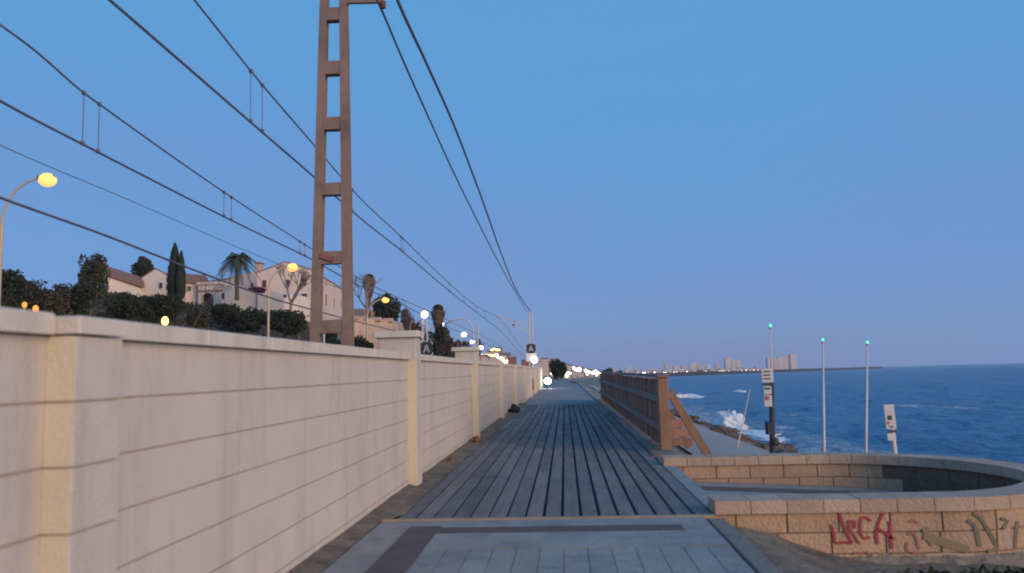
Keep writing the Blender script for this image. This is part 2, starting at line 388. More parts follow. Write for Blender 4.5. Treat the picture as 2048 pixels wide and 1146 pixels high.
mb = MB().box(-1.86, 1.30, 7.0, 8.305, -.14, 0)
wp = 2.515 / 13; x = -1.215
for _ in range(13):
    y = -4
    for Ln in (4.2, 3.9, 2.885):
        mb.bbox(x + .0022, x + wp - .0022, y, y + Ln - .003, -.14, random.uniform(-.002, .001), .003); y += Ln
    x += wp
mb.box(-1.86, -1.215, -4, 6.99, -.14, -.001)
struct(mb.build('path', M['conc'], slope=True))
mb = MB().box(-1.22, 1.29, -4, 6.98, -.15, -.03); struct(mb.build('path_base', M['mortar'], slope=True))
mb = MB().box(-1.52, -1.22, -4, 8.0, .0, .004).box(-1.22, 1.03, 7.66, 7.93, .0, .004)
mb.box(1.06, 1.02, 0, 0, 0, 0) if False else None
struct(mb.build('paving_band', M['stripe'], slope=True))
mb = MB().bbox(1.335, 1.50, -4, 8.30, -.3, -.01, .012); struct(mb.build('kerb', M['kerb'], slope=True))
# dirt gutter along the wall
mb = MB(); n = 90
for i in range(n + 1):
    y = -3 + i * .45
    e = -1.86 + .05 * noise.noise(Vector((y * 1.3, 0, 0))) + (.14 if y > 8.4 else 0)
    for k, xx in enumerate((-2.06, -1.97, (e - 1.97) / 2, e)):
        mb.v.append((xx, y, (.05, .03, .016, .0065)[k] + .012 * noise.noise(Vector((y * 3, xx * 9, 0)))))
mb.f = [(j * 4 + i, j * 4 + i + 1, j * 4 + i + 5, j * 4 + i + 4) for j in range(n) for i in range(3)]; mb.m = [0] * len(mb.f)
struct(mb.build('gutter_dirt', M['dirt'], slope=True, smooth=True))
# path beyond the deck
mb = MB(); yy = [36.03 + i * 4 for i in range(60)]
for y in yy:
    c = pathx(y); mb.v += [(c - 1.95, y, -.02), (c + 1.45, y, -.02)]
mb.f = [(2 * j, 2 * j + 1, 2 * j + 3, 2 * j + 2) for j in range(len(yy) - 1)]; mb.m = [0] * len(mb.f)
struct(mb.build('far_path', M['farpath'], slope=True))
mb = MB()
for y, y2 in zip(yy, yy[1:]):
    c, c2 = pathx(y), pathx(y2)
    mb.add([(c + 1.45, y, -.2), (c + 1.62, y, -.2), (c + 1.62, y, .04), (c + 1.45, y, .04), (c2 + 1.45, y2, -.2), (c2 + 1.62, y2, -.2), (c2 + 1.62, y2, .04), (c2 + 1.45, y2, .04)],
           [(0, 1, 2, 3), (3, 2, 6, 7), (1, 5, 6, 2), (0, 3, 7, 4)])
struct(mb.build('far_kerb', M['conc'], slope=True))
# sandy bank between kerb and lookout wall
mb = MB(); nj = 26
for j in range(nj + 1):
    y = 2.0 + j * (8.34 - 2.0) / nj
    for i in range(15):
        x = 1.48 + i * .22
        z = lerpt([(1.48, -.03), (1.8, -.10), (2.4, -.33), (3.2, -.43), (4.8, -.47)], x) + .05 * noise.fractal(Vector((x * 2, y * 2, 0)), 1, 2, 5) - .04 * (8.3 - y) * sm(1.5, 3, x)
        mb.v.append((x, y, z))
mb.f = [(j * 15 + i, j * 15 + i + 1, j * 15 + i + 16, j * 15 + i + 15) for j in range(nj) for i in range(14)]; mb.m = [0] * len(mb.f)
struct(mb.build('sand_bank', M['dirt'], smooth=True))

# ------------------------------------------------------------------ boundary wall
WX = -2.05; WEND = 73.0
bw = thing('boundary_wall', (WX, 0, 0), 'long white painted block wall with coping and pillars left of the path', 'wall')
pill = [3.16 + 7.55 * k for k in range(10)]
CH = .255
ztop = 1.64
def panel(y0, y1, name='wall_panel', raised=None):
    m1 = MB(); z = -.2; k = 0
    lev = [-.2] + [CH * i + .10 for i in range(0, 7)]
    lev = [l for l in lev if l < ztop - .05] + [ztop]
    for a, b_ in zip(lev, lev[1:]):
        m1.box(WX - .15, WX, y0, y1, a + .005, b_ - .005)
    if raised: m1.box(WX - .15, WX, raised[0], raised[1], ztop + .001, ztop + .22)
    return m1.build(name, M['wall'], bw, slope=True)
m1 = MB().box(WX - .14, WX - .012, -6, WEND, -.2, ztop - .004); m1.build('mortar_core', M['joint'], bw, slope=True)
prev = -6
for k, py in enumerate(pill):
    panel(prev, py); prev = py + .35
    m2 = MB(); hh = 1.935 if k in (1, 2) else 1.70
    lv = [-.2, hh] if k else [-.2] + [CH * i + .10 for i in range(0, 6)] + [ztop]
    m2b = MB()
    for a, b_ in zip(lv, lv[1:]):
        g_ = .005 if k == 0 else 0
        m2.bbox(WX - (.38 if k in (1, 2) else .17), WX + .118, py + .006, py + .35, a + g_, b_ - g_, .010 if k else .003)
        m2b.box(WX + .001, WX + .108, py, py + .008, max(-.1, a) + g_, min(b_, ztop) - .005)
    m2.build('pillar', M['wall'], bw, slope=True); m2b.build('pillar_side', M['cream'], bw, slope=True)
    if k == 0: MB().box(WX - .10, WX + .105, py + .012, py + .34, -.2, 1.63).build('pillar_core', M['joint'], bw, slope=True)
panel(prev, WEND)
def coping(y0, y1, z0, ends=True):
    m3 = MB(); n = max(1, int((y1 - y0) / 1.0)); s = (y1 - y0) / n
    for i in range(n): m3.bbox(WX - .2, WX + .05, y0 + i * s + .002, y0 + (i + 1) * s - .002, z0, z0 + .085, .008)
    m3.build('coping', M['cope'], bw, slope=True)
segs = [(-6, 3.14), (3.52, 10.70), (11.07, 18.25), (18.62, WEND)]
for a, b_ in segs: coping(a, b_, ztop + .002)
for k in (1, 2): MB().bbox(WX - .45, WX + .16, pill[k] - .05, pill[k] + .41, 1.937, 2.02, .012).build('pillar_cap', M['cope'], bw, slope=True)
MB().bbox(WX - .2, WX + .14, pill[0] - .01, pill[0] + .37, 1.645, 1.715, .008).build('coping', M['cope'], bw, slope=True)
# lumps and box by the wall
for (px, y, sx, lab, mm) in ((1028, 29.4, .17, 'dark lump of rubble lying at the foot of the wall, farthest of the three', 'rubber'),
                             (952, 17.3, .09, 'brown stone lying at the foot of the wall by the second pillar', 'rust'),
                             (901, 13.6, .055, 'smallest dark stone lying at the foot of the wall', 'rust')):
    q = P(px, 800, y)
    o = MB().ball((0, 0, 0), (sx, sx * 1.2, sx * .95), 14, 9, .7, px).build('stone', M[mm], smooth=True); o.location = (q.x, y, G * y + sx * .6)
    tag(o, lab, 'stone')
t = thing('meter_box', (WX, 50.2, .6), 'small rusty brown box mounted on the white wall far down the path', 'meter box')
MB().bbox(WX + .003, WX + .14, 50.0, 50.35, .55, 1.22, .01).build('box_body', M['rust'], t)
MB().box(WX + .141, WX + .15, 50.04, 50.31, .9, 1.15).build('door_plate', M['edge'], t)
MB().box(WX + .141, WX + .15, 50.04, 50.31, .6, .82).build('lower_panel', M['signd'], t)

# ------------------------------------------------------------------ lookout
CXL, CYL = 3.72, 10.75
def contour(off):
    """U-shaped contour; off = distance outward from the inner face"""
    pts = []; rx, ry = 1.72 + off, 1.92 + off
    for i in range(24): pts.append((1.43 + (CXL - 1.43) * i / 24, CYL - ry))
    for i in range(61):
        a = -math.pi / 2 + math.pi * i / 60; ca, sa = math.cos(a), math.sin(a)
        e = 1.06
        pts.append((CXL + rx * abs(ca) ** e * (1 if ca > 0 else -1), CYL + ry * abs(sa) ** e * (1 if sa > 0 else -1)))
    for i in range(1, 25): pts.append((CXL - (CXL - 1.43) * i / 24, CYL + ry))
    return pts
class Track:
    def __init__(s, off):
        s.p = contour(off); s.L = [0]
        for a, b in zip(s.p, s.p[1:]): s.L.append(s.L[-1] + math.hypot(b[0] - a[0], b[1] - a[1]))
    def at(s, frac):
        t = frac * s.L[-1]
        lo = 0
        while lo < len(s.L) - 2 and s.L[lo + 1] < t: lo += 1
        k = (t - s.L[lo]) / max(1e-9, s.L[lo + 1] - s.L[lo]); a, b = s.p[lo], s.p[lo + 1]
        return a[0] + (b[0] - a[0]) * k, a[1] + (b[1] - a[1]) * k
mid = Track(.2)
def offpt(frac, off):
    x, y = mid.at(frac); x2, y2 = mid.at(min(1, frac + .004)); x1, y1 = mid.at(max(0, frac - .004))
    tx, ty = x2 - x1, y2 - y1; l = math.hypot(tx, ty); nx_, ny_ = ty / l, -tx / l
    return x + nx_ * (off - .2), y + ny_ * (off - .2)
TL = mid.L[-1]
def ring(mb_, f0, f1, o0, o1, z0, z1, sub=3):
    base = len(mb_.v)
    for i in range(sub + 1):
        f = f0 + (f1 - f0) * i / sub
        a, b = offpt(f, o0), offpt(f, o1)
        mb_.v += [(a[0], a[1], z0), (b[0], b[1], z0), (b[0], b[1], z1), (a[0], a[1], z1)]
    q = len(mb_.f)
    mb_.f += [(base, base + 1, base + 2, base + 3)]
    e = base + sub * 4; mb_.f.append((e + 3, e + 2, e + 1, e))
    for i in range(sub):
        u = base + i * 4
        for k in range(4): j = (k + 1) % 4; mb_.f.append((u + k, u + k + 4, u + j + 4, u + j))
    mb_.m += [0] * (len(mb_.f) - q)
lk = thing('lookout_wall', (CXL, CYL, -.5), 'low curved sandstone block wall of the seaside lookout with graffiti', 'wall')
ZT = .17; mbk = MB()
ZC = ZT - .125
ci = 0
for z1, Lb, offb in ((ZC - .003, .50, .42), (ZC - .205, .52, .16), (ZC - .407, .50, .38)):
    nb = round(TL / Lb); 
    fr = [max(0, min(1, (i + offb) / nb)) for i in range(-1, nb + 1)]
    fr = sorted(set(fr))
    for a, b in zip(fr, fr[1:]):
        if b - a < .004: continue
        g = .0085 / TL; j = random.uniform(-.003, .003)
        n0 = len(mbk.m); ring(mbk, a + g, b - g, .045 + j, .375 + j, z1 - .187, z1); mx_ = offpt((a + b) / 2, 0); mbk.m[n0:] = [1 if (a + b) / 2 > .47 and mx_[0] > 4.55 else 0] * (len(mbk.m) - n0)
mbk.build('block_courses', [M['block'], M['blockshade']], lk)  # second material carries the painted shade at the far end
mbk = MB(); ring(mbk, .0008, .9992, .056, .362, -.75, ZC - .004, 90); mbk.build('mortar_core', M['mortar'], lk)
mbk = MB(); nc = round(TL / .345)
for i in range(nc):
    g = .004 / TL; j = random.uniform(-.002, .002)
    ring(mbk, i / nc + g, (i + 1) / nc - g, 0 + j, .42 + j, ZC, ZT + j)
mbk.build('coping', M['bcope'], lk)
# rough footing under the outer face
mbk = MB(); nn = 110; b0 = len(mbk.v)
for i in range(nn + 1):
    f = .62 * i / nn
    for k, (o, z) in enumerate(((.36, -.375), (.42, -.39), (.52, -.44), (.62, -.60))):
        q = offpt(f, o + .03 * noise.noise(Vector((f * 60, k, 0)))); mbk.v.append((q[0], q[1], z + .035 * noise.noise(Vector((f * 90, k * 3, 5)))))
mbk.f = [(j * 4 + i, j * 4 + i + 1, j * 4 + i + 5, j * 4 + i + 4) for j in range(nn) for i in range(3)]; mbk.m = [0] * len(mbk.f)
mbk.build('footing', M['footing'], lk, smooth=True)
# lookout floor
mb = MB(); inn = contour(.03)
cx = [(p[0], p[1]) for p in inn]
def zf(x): return -.16 - .05 * (x - 1.4)
mb.v = [(x, y, zf(x)) for x, y in cx]; mb.f = [tuple(range(len(cx)))]; mb.m = [0]
struct(mb.build('lookout_floor', M['conc']))
mb = MB().add([(1.62, 11.75, zf(1.62) + .005), (4.6, 11.75, zf(4.6) + .005), (4.6, 12.15, zf(4.6) + .005), (1.62, 12.15, zf(1.62) + .005)], [(0, 1, 2, 3)])
struct(mb.build('lookout_band', M['stripe']))

# graffiti: ray-cast photo pixels onto the outer face
YF = CYL - 1.92 - .375
def face_y(x):
    best = 1e9; y = YF
    for i in range(0, 300):
        q = offpt(i / 600, .383)
        if abs(q[0] - x) < best: best = abs(q[0] - x); y = q[1]
    return y
def onwall(px, py):
    y = YF
    for _ in range(6):
        q = P(px, py, y); y = face_y(q.x)
    return P(px, py, y)
def stroke(mb_, pts, w, d=.004):
    q = [onwall(*p) for p in pts]; L_, R_ = [], []
    for i, p in enumerate(q):
        a = q[max(0, i - 1)]; b = q[min(len(q) - 1, i + 1)]; t = (b - a).normalized(); n_ = Vector((-t.z, 0, t.x)).normalized()
        ww = w * (.8 + .4 * random.random()) / 2
        L_.append(p + n_ * ww + Vector((0, -d, 0))); R_.append(p - n_ * ww + Vector((0, -d, 0)))
    n = len(q); mb_.add(L_ + R_, [(i, i + 1, n + i + 1, n + i) for i in range(n - 1)])
def zz(pts): return [(1620 + x / 4.785, 980 + y / 4.785) for x, y in pts]
mr_ = MB()
for pts in ([(200, 330), (225, 400), (240, 500), (262, 510), (330, 498), (405, 505)], [(280, 225), (310, 300), (345, 400), (400, 500)],
            [(375, 285), (378, 370), (420, 430), (455, 490), (485, 512)], [(385, 292), (425, 300), (430, 370)],
            [(585, 300), (545, 262), (495, 262), (480, 330), (490, 420), (520, 465), (575, 450)],
            [(700, 225), (665, 300), (640, 380), (635, 450), (650, 520)], [(765, 295), (775, 400), (770, 480), (785, 560)], [(645, 370), (710, 400), (765, 450), (815, 470)]):
    stroke(mr_, zz(pts), .026)
mr_.build('graffiti_letters', M['red'], lk)
mr_ = MB()
for pts in ([(950, 300), (1000, 290), (1035, 315)], [(935, 425), (985, 410), (1020, 460), (1030, 520), (1050, 570)], [(930, 500), (925, 560), (950, 590)], [(540, 590), (620, 650), (600, 700)], [(690, 705), (760, 705)], [(985, 600), (1060, 610)], [(420, 605), (520, 600)]):
    stroke(mr_, zz(pts), .022)
mr_.build('graffiti_faded', M['redf'], lk)
mr_ = MB()
for pts in ([(1560, 220), (1620, 260), (1680, 340), (1730, 430), (1790, 540)], [(1510, 290), (1570, 330), (1600, 430), (1620, 540)], [(1830, 270), (1890, 300), (1850, 370)], [(1990, 300), (1970, 420), (1960, 560)], [(1700, 590), (1800, 560)]):
    stroke(mr_, zz(pts), .036)
mr_.build('graffiti_grey', M['greyp'], lk)
mr_ = MB()
stroke(mr_, zz([(1090, 430), (1180, 460), (1300, 510), (1420, 545), (1520, 570)]), .09, .0025)
stroke(mr_, zz([(1100, 360), (1130, 450), (1190, 520)]), .07, .0022)
mr_.build('olive_strokes', M['olivep'], lk)
mr_ = MB()
stroke(mr_, zz([(1100, 640), (1300, 625), (1500, 640), (1720, 650), (1950, 640)]), .05, .003)
stroke(mr_, zz([(1900, 230), (1880, 400), (1890, 560)]), .07, .0025)
mr_.build('pale_patch', M['palep'], lk)

# weeds at the bottom right
mb = MB()
for i in range(1500):
    c = random.choice([(3.5, 7.6, .7), (4.2, 7.3, .9), (3.0, 7.2, .4), (4.6, 7.8, .5)])
    x = random.gauss(c[0], c[2] * .5); y = random.gauss(c[1], .35)
    if y > 8.05 or x < 2.3: continue
    z = -.5 + .05 * random.random(); h = random.uniform(.03, .10); a = random.uniform(0, 6.28); dx, dy = math.cos(a) * .02, math.sin(a) * .02
    l = random.uniform(-.07, .07); l2 = random.uniform(-.07, .07)
    mb.add([(x - dx, y - dy, z), (x + dx, y + dy, z), (x + dx + l, y + dy + l2, z + h), (x - dx * .3 + l, y - dy * .3 + l2, z + h)], [(0, 1, 2, 3)])
tag(mb.build('weeds', M['leafd']), 'dark scrubby weeds growing at the foot of the graffitied wall', 'weeds', kind='stuff')

# ------------------------------------------------------------------ timber fence
fn = thing('timber_fence', (1.66, 14.6, 0), 'brown timber fence with vertical boards, rails and braced posts beside the boardwalk', 'fence')
FY0, FY1, FZ = 14.6, 40.0, 1.30
mb = MB(); y = FY0 + .2
while y < FY1:
    w = random.uniform(.10, .13); mb.bbox(1.69 + random.uniform(-.006, .006), 1.715, y, y + w, .05, FZ - .06 + random.uniform(-.02, .02), .003); y += w + random.uniform(.003, .010)
mb.build('vertical_boards', M['timber'], fn, slope=True)
for z, hh in ((.92, .11), (.42, .11)):
    mb = MB(); mb.bbox(1.60, 1.685, FY0 + .05, FY1, z - hh / 2, z + hh / 2, .006); mb.build('rail', M['rail'], fn, slope=True)
mb = MB().bbox(1.585, 1.80, FY0 - .12, FY1 + .05, FZ - .01, FZ + .045, .008); mb.build('cap_rail', M['rail'], fn, slope=True)
y = FY0
while y <= FY1 + .1:
    (MB().bbox(1.60, 1.78, y - .09, y + .09, -.25, FZ - .012, .01) if y < FY0 + .1 else MB().bbox(1.722, 1.84, y - .06, y + .06, -.25, FZ - .06, .01)).build('post', M['brace'], fn, slope=True)
    m4 = MB(); m4.bar((1.80, y, 1.04), (2.46, y, -.16), .13, .13, (0, 1, 0)); m4.build('brace', M['brace'], fn, slope=True)
    y += 2.54
MB().bbox(1.40, 1.80, 13.95, 14.5, -.02, .05, .01).build('foot_plate', M['board'], fn, slope=True)
mb = MB()
for k in range(3): mb.bbox(1.80, 2.35, 15.8 + k * .1, 15.86 + k * .1, .0 + k * .16, .14 + k * .16, .005)
mb.build('tie_boards', M['timber'], fn, slope=True)

# ------------------------------------------------------------------ rocks along the shore, foam
rnd = random.Random(3); base = []
for i in range(6):
    me = MB().ball((0, 0, 0), (1, 1.15, .7), 12, 8, .9, i * 5 + 2).build('rock', M['rock'], smooth=False).data; base.append(me)
    bpy.data.objects.remove(bpy.data.objects['rock'])
for i in range(170):
    y = 16 + 120 * (i / 170) ** 1.3 + rnd.uniform(-1, 1); u = rnd.random()
    x = 5.6 + u * 6.6 + (0 if y < 40 else 0)
    s = rnd.uniform(.3, .75) * (1.0 if u > .5 else .6)
    o = bpy.data.objects.new('rock', base[i % 6]); COL.objects.link(o)
    o.location = (x, y, H(x, y) + s * .02); o.scale = (s, s * rnd.uniform(.8, 1.3), s * rnd.uniform(.6, .95)); o.rotation_euler = (rnd.uniform(-.3, .3), rnd.uniform(-.3, .3), rnd.uniform(0, 6.28))
    tag(o, 'brown boulder of the rocky strip between lower path and sea', 'rock', 'boulders along the shore')

def foamy(name, px, py, Y, rx, ry, rz, label, seed, n=260, ps=.12):
    """a breaking crest: a rough foam body with spray flecks"""
    p = P(px, py, Y); m_ = MB(); m_.ball((p.x, p.y, SEA + rz * .25), (rx, ry, rz), 48, 24, .55, seed)
    rr = random.Random(seed)
    for i in range(n):
        a = rr.uniform(0, 6.28); q = rr.random() ** .5 * 1.25; x = p.x + rx * q * math.cos(a); yv = p.y + ry * q * math.sin(a)
        z = SEA + rz * (rr.random() * 1.5 + .1) * max(.15, 1.15 - abs(q)); s = ps * rr.uniform(.3, 1)
        m_.ball((x, yv, z), (s, s, s * .7), 5, 4)
    return tag(m_.build(name, M['foam'], smooth=True), label, 'wave', 'breaking waves')
foamy('breaking_wave', 1459, 880, 64, 1.15, 1.6, 1.0, 'highest white splash where a wave breaks by the rocks', 5, 900, .085)
foamy('breaking_wave', 1500, 880, 58, 2.0, 5.5, .22, 'low white surf at the foot of the high splash', 11, 900, .08)
foamy('breaking_wave', 1358, 797, 140, 3.6, 4.0, .55, 'long white breaker beside the near end of the fence', 21, 500, .13)
foamy('breaking_wave', 1478, 786, 170, 1.3, 2, .3, 'small whitecap left of the dark sign pole', 31, 120, .1)

# ------------------------------------------------------------------ poles and signs by the sea
def gz(x, y): return H(x, y) - .1
def greenlight(t, p):
    m5 = MB().ball((p.x, p.y, p.z), .026, 10, 6); m5.build('lamp', M['greenlamp'], t, smooth=True)
    m5 = MB().tube([(p.x, p.y, p.z - .07), (p.x, p.y, p.z - .03)], .03, 8); m5.build('lamp_base', M['galv'], t)
for (px, pt, pb, Y, lab, r) in ((1646, 684, 890, 18, 'thin pale mast with green light, between dark sign pole and next mast', .021), (1735, 689, 893, 18, 'rightmost thin pale mast with small green light on top', .021)):
    a = P(px + (2 if px < 1700 else -3), pb, Y); b = P(px, pt, Y); a2 = a + (a - b) * ((a.z - gz(a.x, a.y)) / (b.z - a.z))
    t = thing('light_mast', a2, lab, 'mast', 'thin masts with green lights')
    MB().tube([a2, a, b], [r * 1.6, r * 1.5, r * .7], 8).build('mast', M['palepole'], t, smooth=True)
    greenlight(t, b + Vector((0, 0, .05)))
a = P(1545, 893, 16); b = P(1541, 655, 16); a2 = a + (a - b) * ((a.z - gz(a.x, a.y)) / (b.z - a.z)); m_ = P(1543, 765, 16)
t = thing('sign_pole', a2, 'dark pole with white notice boards and thin mast with green light', 'sign pole')
MB().tube([a2, a, m_], [.06, .055, .045], 10).build('pole', M['darkpole'], t, smooth=True)
MB().tube([m_, b], [.016, .009], 8).build('mast', M['palepole'], t, smooth=True)
greenlight(t, b + Vector((0, 0, .04)))
def board(t, px0, px1, py0, py1, Y, m, nm='notice_board', th=.03):
    c0 = P(px0, py1, Y); c1 = P(px1, py0, Y)
    return MB().bbox(c0.x, c1.x, Y - th, Y, c0.z, c1.z, .006).build(nm, M[m], t)
board(t, 1523, 1545, 737, 765, 15.93, 'signw'); board(t, 1524, 1546, 766, 771, 15.92, 'signd', 'dark_band')
board(t, 1527, 1542, 772, 788, 15.93, 'signw'); board(t, 1528, 1543, 790, 813, 15.93, 'signw')
board(t, 1531, 1538, 792, 800, 15.895, 'signr', 'print', .006); board(t, 1530, 1540, 775, 779, 15.895, 'signb', 'print', .006)
for k in range(3): board(t, 1527, 1541, 742 + k * 7, 744.5 + k * 7, 15.895, 'signd', 'print', .004)
q = P(1541, 855, 16); MB().bbox(q.x - .1, q.x + .05, 15.88, 16.02, q.z - .12, q.z + .12, .02).build('bin', M['darkpole'], t)
q = P(1549, 884, 16); MB().ball(q, (.09, .08, .08), 10, 7, .4, 3).build('pole_collar', M['darkpole'], t, smooth=True)
# white sign post
a = P(1788, 895, 15); b = P(1778, 812, 15); a2 = a + (a - b) * ((a.z - gz(a.x, a.y)) / (b.z - a.z))
t = thing('sign_post', a2, 'leaning white post with rectangular warning board standing behind lookout wall', 'sign post')
MB().tube([a2, a, b], .045, 10).build('post', M['signw'], t, smooth=True)
def slant(t, u0, u1, v0, v1, m, nm, y=14.9, th=.02):
    # u across, v along the leaning post (photo pixels)
    def pt(u, v): return P(1767 + u + (v - 812) * .12, v, y)
    vs = [pt(u0, v1), pt(u1, v1), pt(u1, v0), pt(u0, v0)]
    MB().add([v + Vector((0, -th, 0)) for v in vs] + vs, [(0, 1, 2, 3), (7, 6, 5, 4), (0, 4, 5, 1), (1, 5, 6, 2), (2, 6, 7, 3), (3, 7, 4, 0)]).build(nm, M[m], t)
slant(t, 0, 20, 809, 858, 'signw', 'warning_board'); slant(t, 2, 20, 860, 865, 'signb', 'dark_strip'); slant(t, 0, 17, 867, 881, 'signw', 'lower_board')
slant(t, 5, 14, 831, 840, 'signd', 'print', 14.878, .004); slant(t, 7, 15, 852, 855, 'signd', 'print', 14.878, .004); slant(t, 3, 8, 843, 849, 'signr', 'print', 14.878, .004)
# thin leaning rod
a = P(1478, 880, 22); b = P(1500, 778, 22); a2 = a + (a - b) * ((a.z - gz(a.x, a.y)) / (b.z - a.z))
tag(MB().tube([a2, b], [.02, .010], 6).build('leaning_rod', M['palepole']), 'thin pale rod leaning right above the surf, left of dark sign pole', 'rod')

# ------------------------------------------------------------------ railway pylon and wires
PYY = 14.5
bl, br = P(628, 700, PYY), P(694, 700, PYY); tl, tr = P(646, 0, PYY), P(685, 0, PYY)
ext = 1.10; zb = -.15
def leg(a, b, z): k = (z - a.z) / (b.z - a.z); return a + (b - a) * k
ZTOP = tl.z * 1.12
t = thing('catenary_pylon', ((bl.x + br.x) / 2, PYY, zb), 'tall rusty brown ladder shaped railway pylon rising behind the white wall', 'pylon')
for A_, B_ in ((bl, tl), (br, tr)):
    a = leg(A_, B_, zb); b = leg(A_, B_, ZTOP)
    m6 = MB()
    for dy in (0, .14):
        w0, w1 = .185, .125
        m6.add([(a.x - w0 / 2, a.y + dy, a.z), (a.x + w0 / 2, a.y + dy, a.z), (a.x + w0 / 2, a.y + dy + .05, a.z), (a.x - w0 / 2, a.y + dy + .05, a.z),
                (b.x - w1 / 2, b.y + dy, b.z), (b.x + w1 / 2, b.y + dy, b.z), (b.x + w1 / 2, b.y + dy + .05, b.z), (b.x - w1 / 2, b.y + dy + .05, b.z)],
               [(3, 2, 1, 0), (4, 5, 6, 7), (0, 1, 5, 4), (1, 2, 6, 5), (2, 3, 7, 6), (3, 0, 4, 7)])
    # web between the flanges
    m6.add([(a.x - .03, a.y + .05, a.z), (a.x + .03, a.y + .05, a.z), (a.x + .03, a.y + .14, a.z), (a.x - .03, a.y + .14, a.z),
            (b.x - .025, b.y + .05, b.z), (b.x + .025, b.y + .05, b.z), (b.x + .025, b.y + .14, b.z), (b.x - .025, b.y + .14, b.z)],
           [(3, 2, 1, 0), (4, 5, 6, 7), (0, 1, 5, 4), (1, 2, 6, 5), (2, 3, 7, 6), (3, 0, 4, 7)])
    m6.build('leg', M['pylon'], t)
for (y0, y1) in ((640, 666), (502, 527), (365, 389), (233, 258), (121, 147), (14, 39), (-90, -68)):
    p0 = P(660, y1, PYY); p1 = P(660, y0, PYY)
    xl = leg(bl, tl, p0.z).x; xr = leg(br, tr, p0.z).x
    w_l = .185 + (.125 - .185) * (p0.z / ZTOP)
    if p1.z < ZTOP: MB().box(xl + w_l / 2 - .03, xr - w_l / 2 + .03, PYY + .012, PYY + .178, p0.z, p1.z).build('rung', M['pylon'], t)
q = P(655, 514, PYY); MB().bar((q.x - .13, PYY - .01, q.z + .03), (q.x + .12, PYY - .01, q.z - .05), .03, .09).build('bracket', M['insul'], t)
a = P(690, 3, PYY + .1); b = P(768, 1, PYY + .1)
MB().bar(a, b, .07, .09).build('cross_arm', M['pylon'], t)
a_ = P(690, -110, PYY + .1); MB().bar(a_, P(745, -6, PYY + .1), .05, .05).build('arm_stay', M['pylon'], t)
mi = MB()
for k in range(4): mi.tube([(b.x - .02, PYY + .1, b.z - .02 - k * .035), (b.x - .02, PYY + .1, b.z - .04 - k * .035)], .055, 10)
mi.build('insulator', M['insul'], t)

def smooth(w, n=8):
    """cubic through the points, parameterised by distance along the line"""
    m_ = []
    for i in range(len(w)):
        a, b = w[max(0, i - 1)], w[min(len(w) - 1, i + 1)]; sl = (b - a) / (b.y - a.y)
        if 0 < i < len(w) - 1:
            h0, h1 = w[i].y - a.y, b.y - w[i].y; sl = ((w[i] - a) / h0 * h1 + (b - w[i]) / h1 * h0) / (h0 + h1)
        m_.append(sl)
    out = []
    for i in range(len(w) - 1):
        h = w[i + 1].y - w[i].y
        for k in range(n):
            s = k / n; out.append(w[i] * (2 * s ** 3 - 3 * s * s + 1) + m_[i] * h * (s ** 3 - 2 * s * s + s) + w[i + 1] * (3 * s * s - 2 * s ** 3) + m_[i + 1] * h * (s ** 3 - s * s))
    out.append(w[-1]); return out
def yx(px, X): return X * FPX / (px - 1130)
def zat(pts, y):
    for a, b in zip(pts, pts[1:]):
        if a.y <= y <= b.y: k = (y - a.y) / (b.y - a.y); return a.z + (b.z - a.z) * k
    return pts[-1].z
def overhead(x, cpx, mpx, drops, tail, label, r):
    t = thing('overhead_line', (x, 0, 5), label, 'overhead line', 'overhead lines above the tracks')
    def line(px): 
        w = [P(a, b, yx(a, x)) for a, b in px]
        for q in w: q.x = x
        f = w[0]; w = [Vector((x, -25, f.z + .1))] + w + [Vector((x, 225, w[-1].z + tail))]
        return smooth(w)
    c = line(cpx); m_ = line(mpx)
    MB().tube(c, r * 1.25, 6).build('contact_wire', M['wire'], t); MB().tube(m_, r, 6).build('messenger_wire', M['wire'], t)
    for px in drops:
        y = yx(px, x); zc_, zm = zat(c, y), zat(m_, y); m7 = MB()
        m7.tube([(x, y, zc_), (x, y, zm)], r * .5, 5); m7.ball((x, y, zc_ + .02), r * 2.6, 6, 5); m7.ball((x, y, zm), r * 2.6, 6, 5); m7.build('dropper', M['wire'], t)
overhead(-5.3, [(170, 0), (485, 243), (630, 360), (700, 420), (803, 500), (902, 582), (956, 624), (997, 656), (1041, 704)],
         [(360, 0), (487, 143), (630, 298), (700, 376), (803, 472), (900, 565), (956, 612), (997, 633), (1041, 690)], [487, 512, 703, 803, 808, 902, 931, 956, 973], -.3,
         'overhead line of the near track with droppers, passing behind the upper part of the pylon', .016)
overhead(-9.2, [(-150, 165), (0, 235), (122, 290), (435, 435), (620, 520), (700, 563), (808, 610), (845, 629), (940, 672)],
         [(-150, 8), (0, 98), (125, 190), (158, 211), (432, 385), (597, 485), (700, 548), (808, 600), (845, 616), (940, 660)], [122, 157, 432, 448, 594, 604, 806, 812], -.3,
         'overhead line of the far track with droppers, above the nearest orange street lamp', .020)
def viapix(name, pts, r, label, g=None):
    out = smooth([P(*p) for p in pts])
    return tag(MB().tube(out, r, 6).build(name, M['wire']), label, 'cable', g)
viapix('cable', [(-60, 372, yx(-60, -8.5)), (0, 395, yx(0, -8.5)), (190, 463, yx(190, -8.5)), (380, 537, yx(380, -8.5)), (539, 595, yx(539, -8.5)), (623, 619, yx(623, -8.5)), (698, 639, yx(698, -8.5)), (788, 661, yx(788, -8.5)), (870, 680, yx(870, -8.5))], .026, 'thick lowest cable sagging across the hillside in front of the houses')
viapix('cable', [(-60, 262, yx(-60, -13)), (0, 290, yx(0, -13)), (230, 388, yx(230, -13)), (470, 492, yx(470, -13)), (700, 585, yx(700, -13)), (880, 655, yx(880, -13))], .013, 'faint thin cable just behind the big orange street lamp')
fd = 'feeder cables hung from the pylon arm'
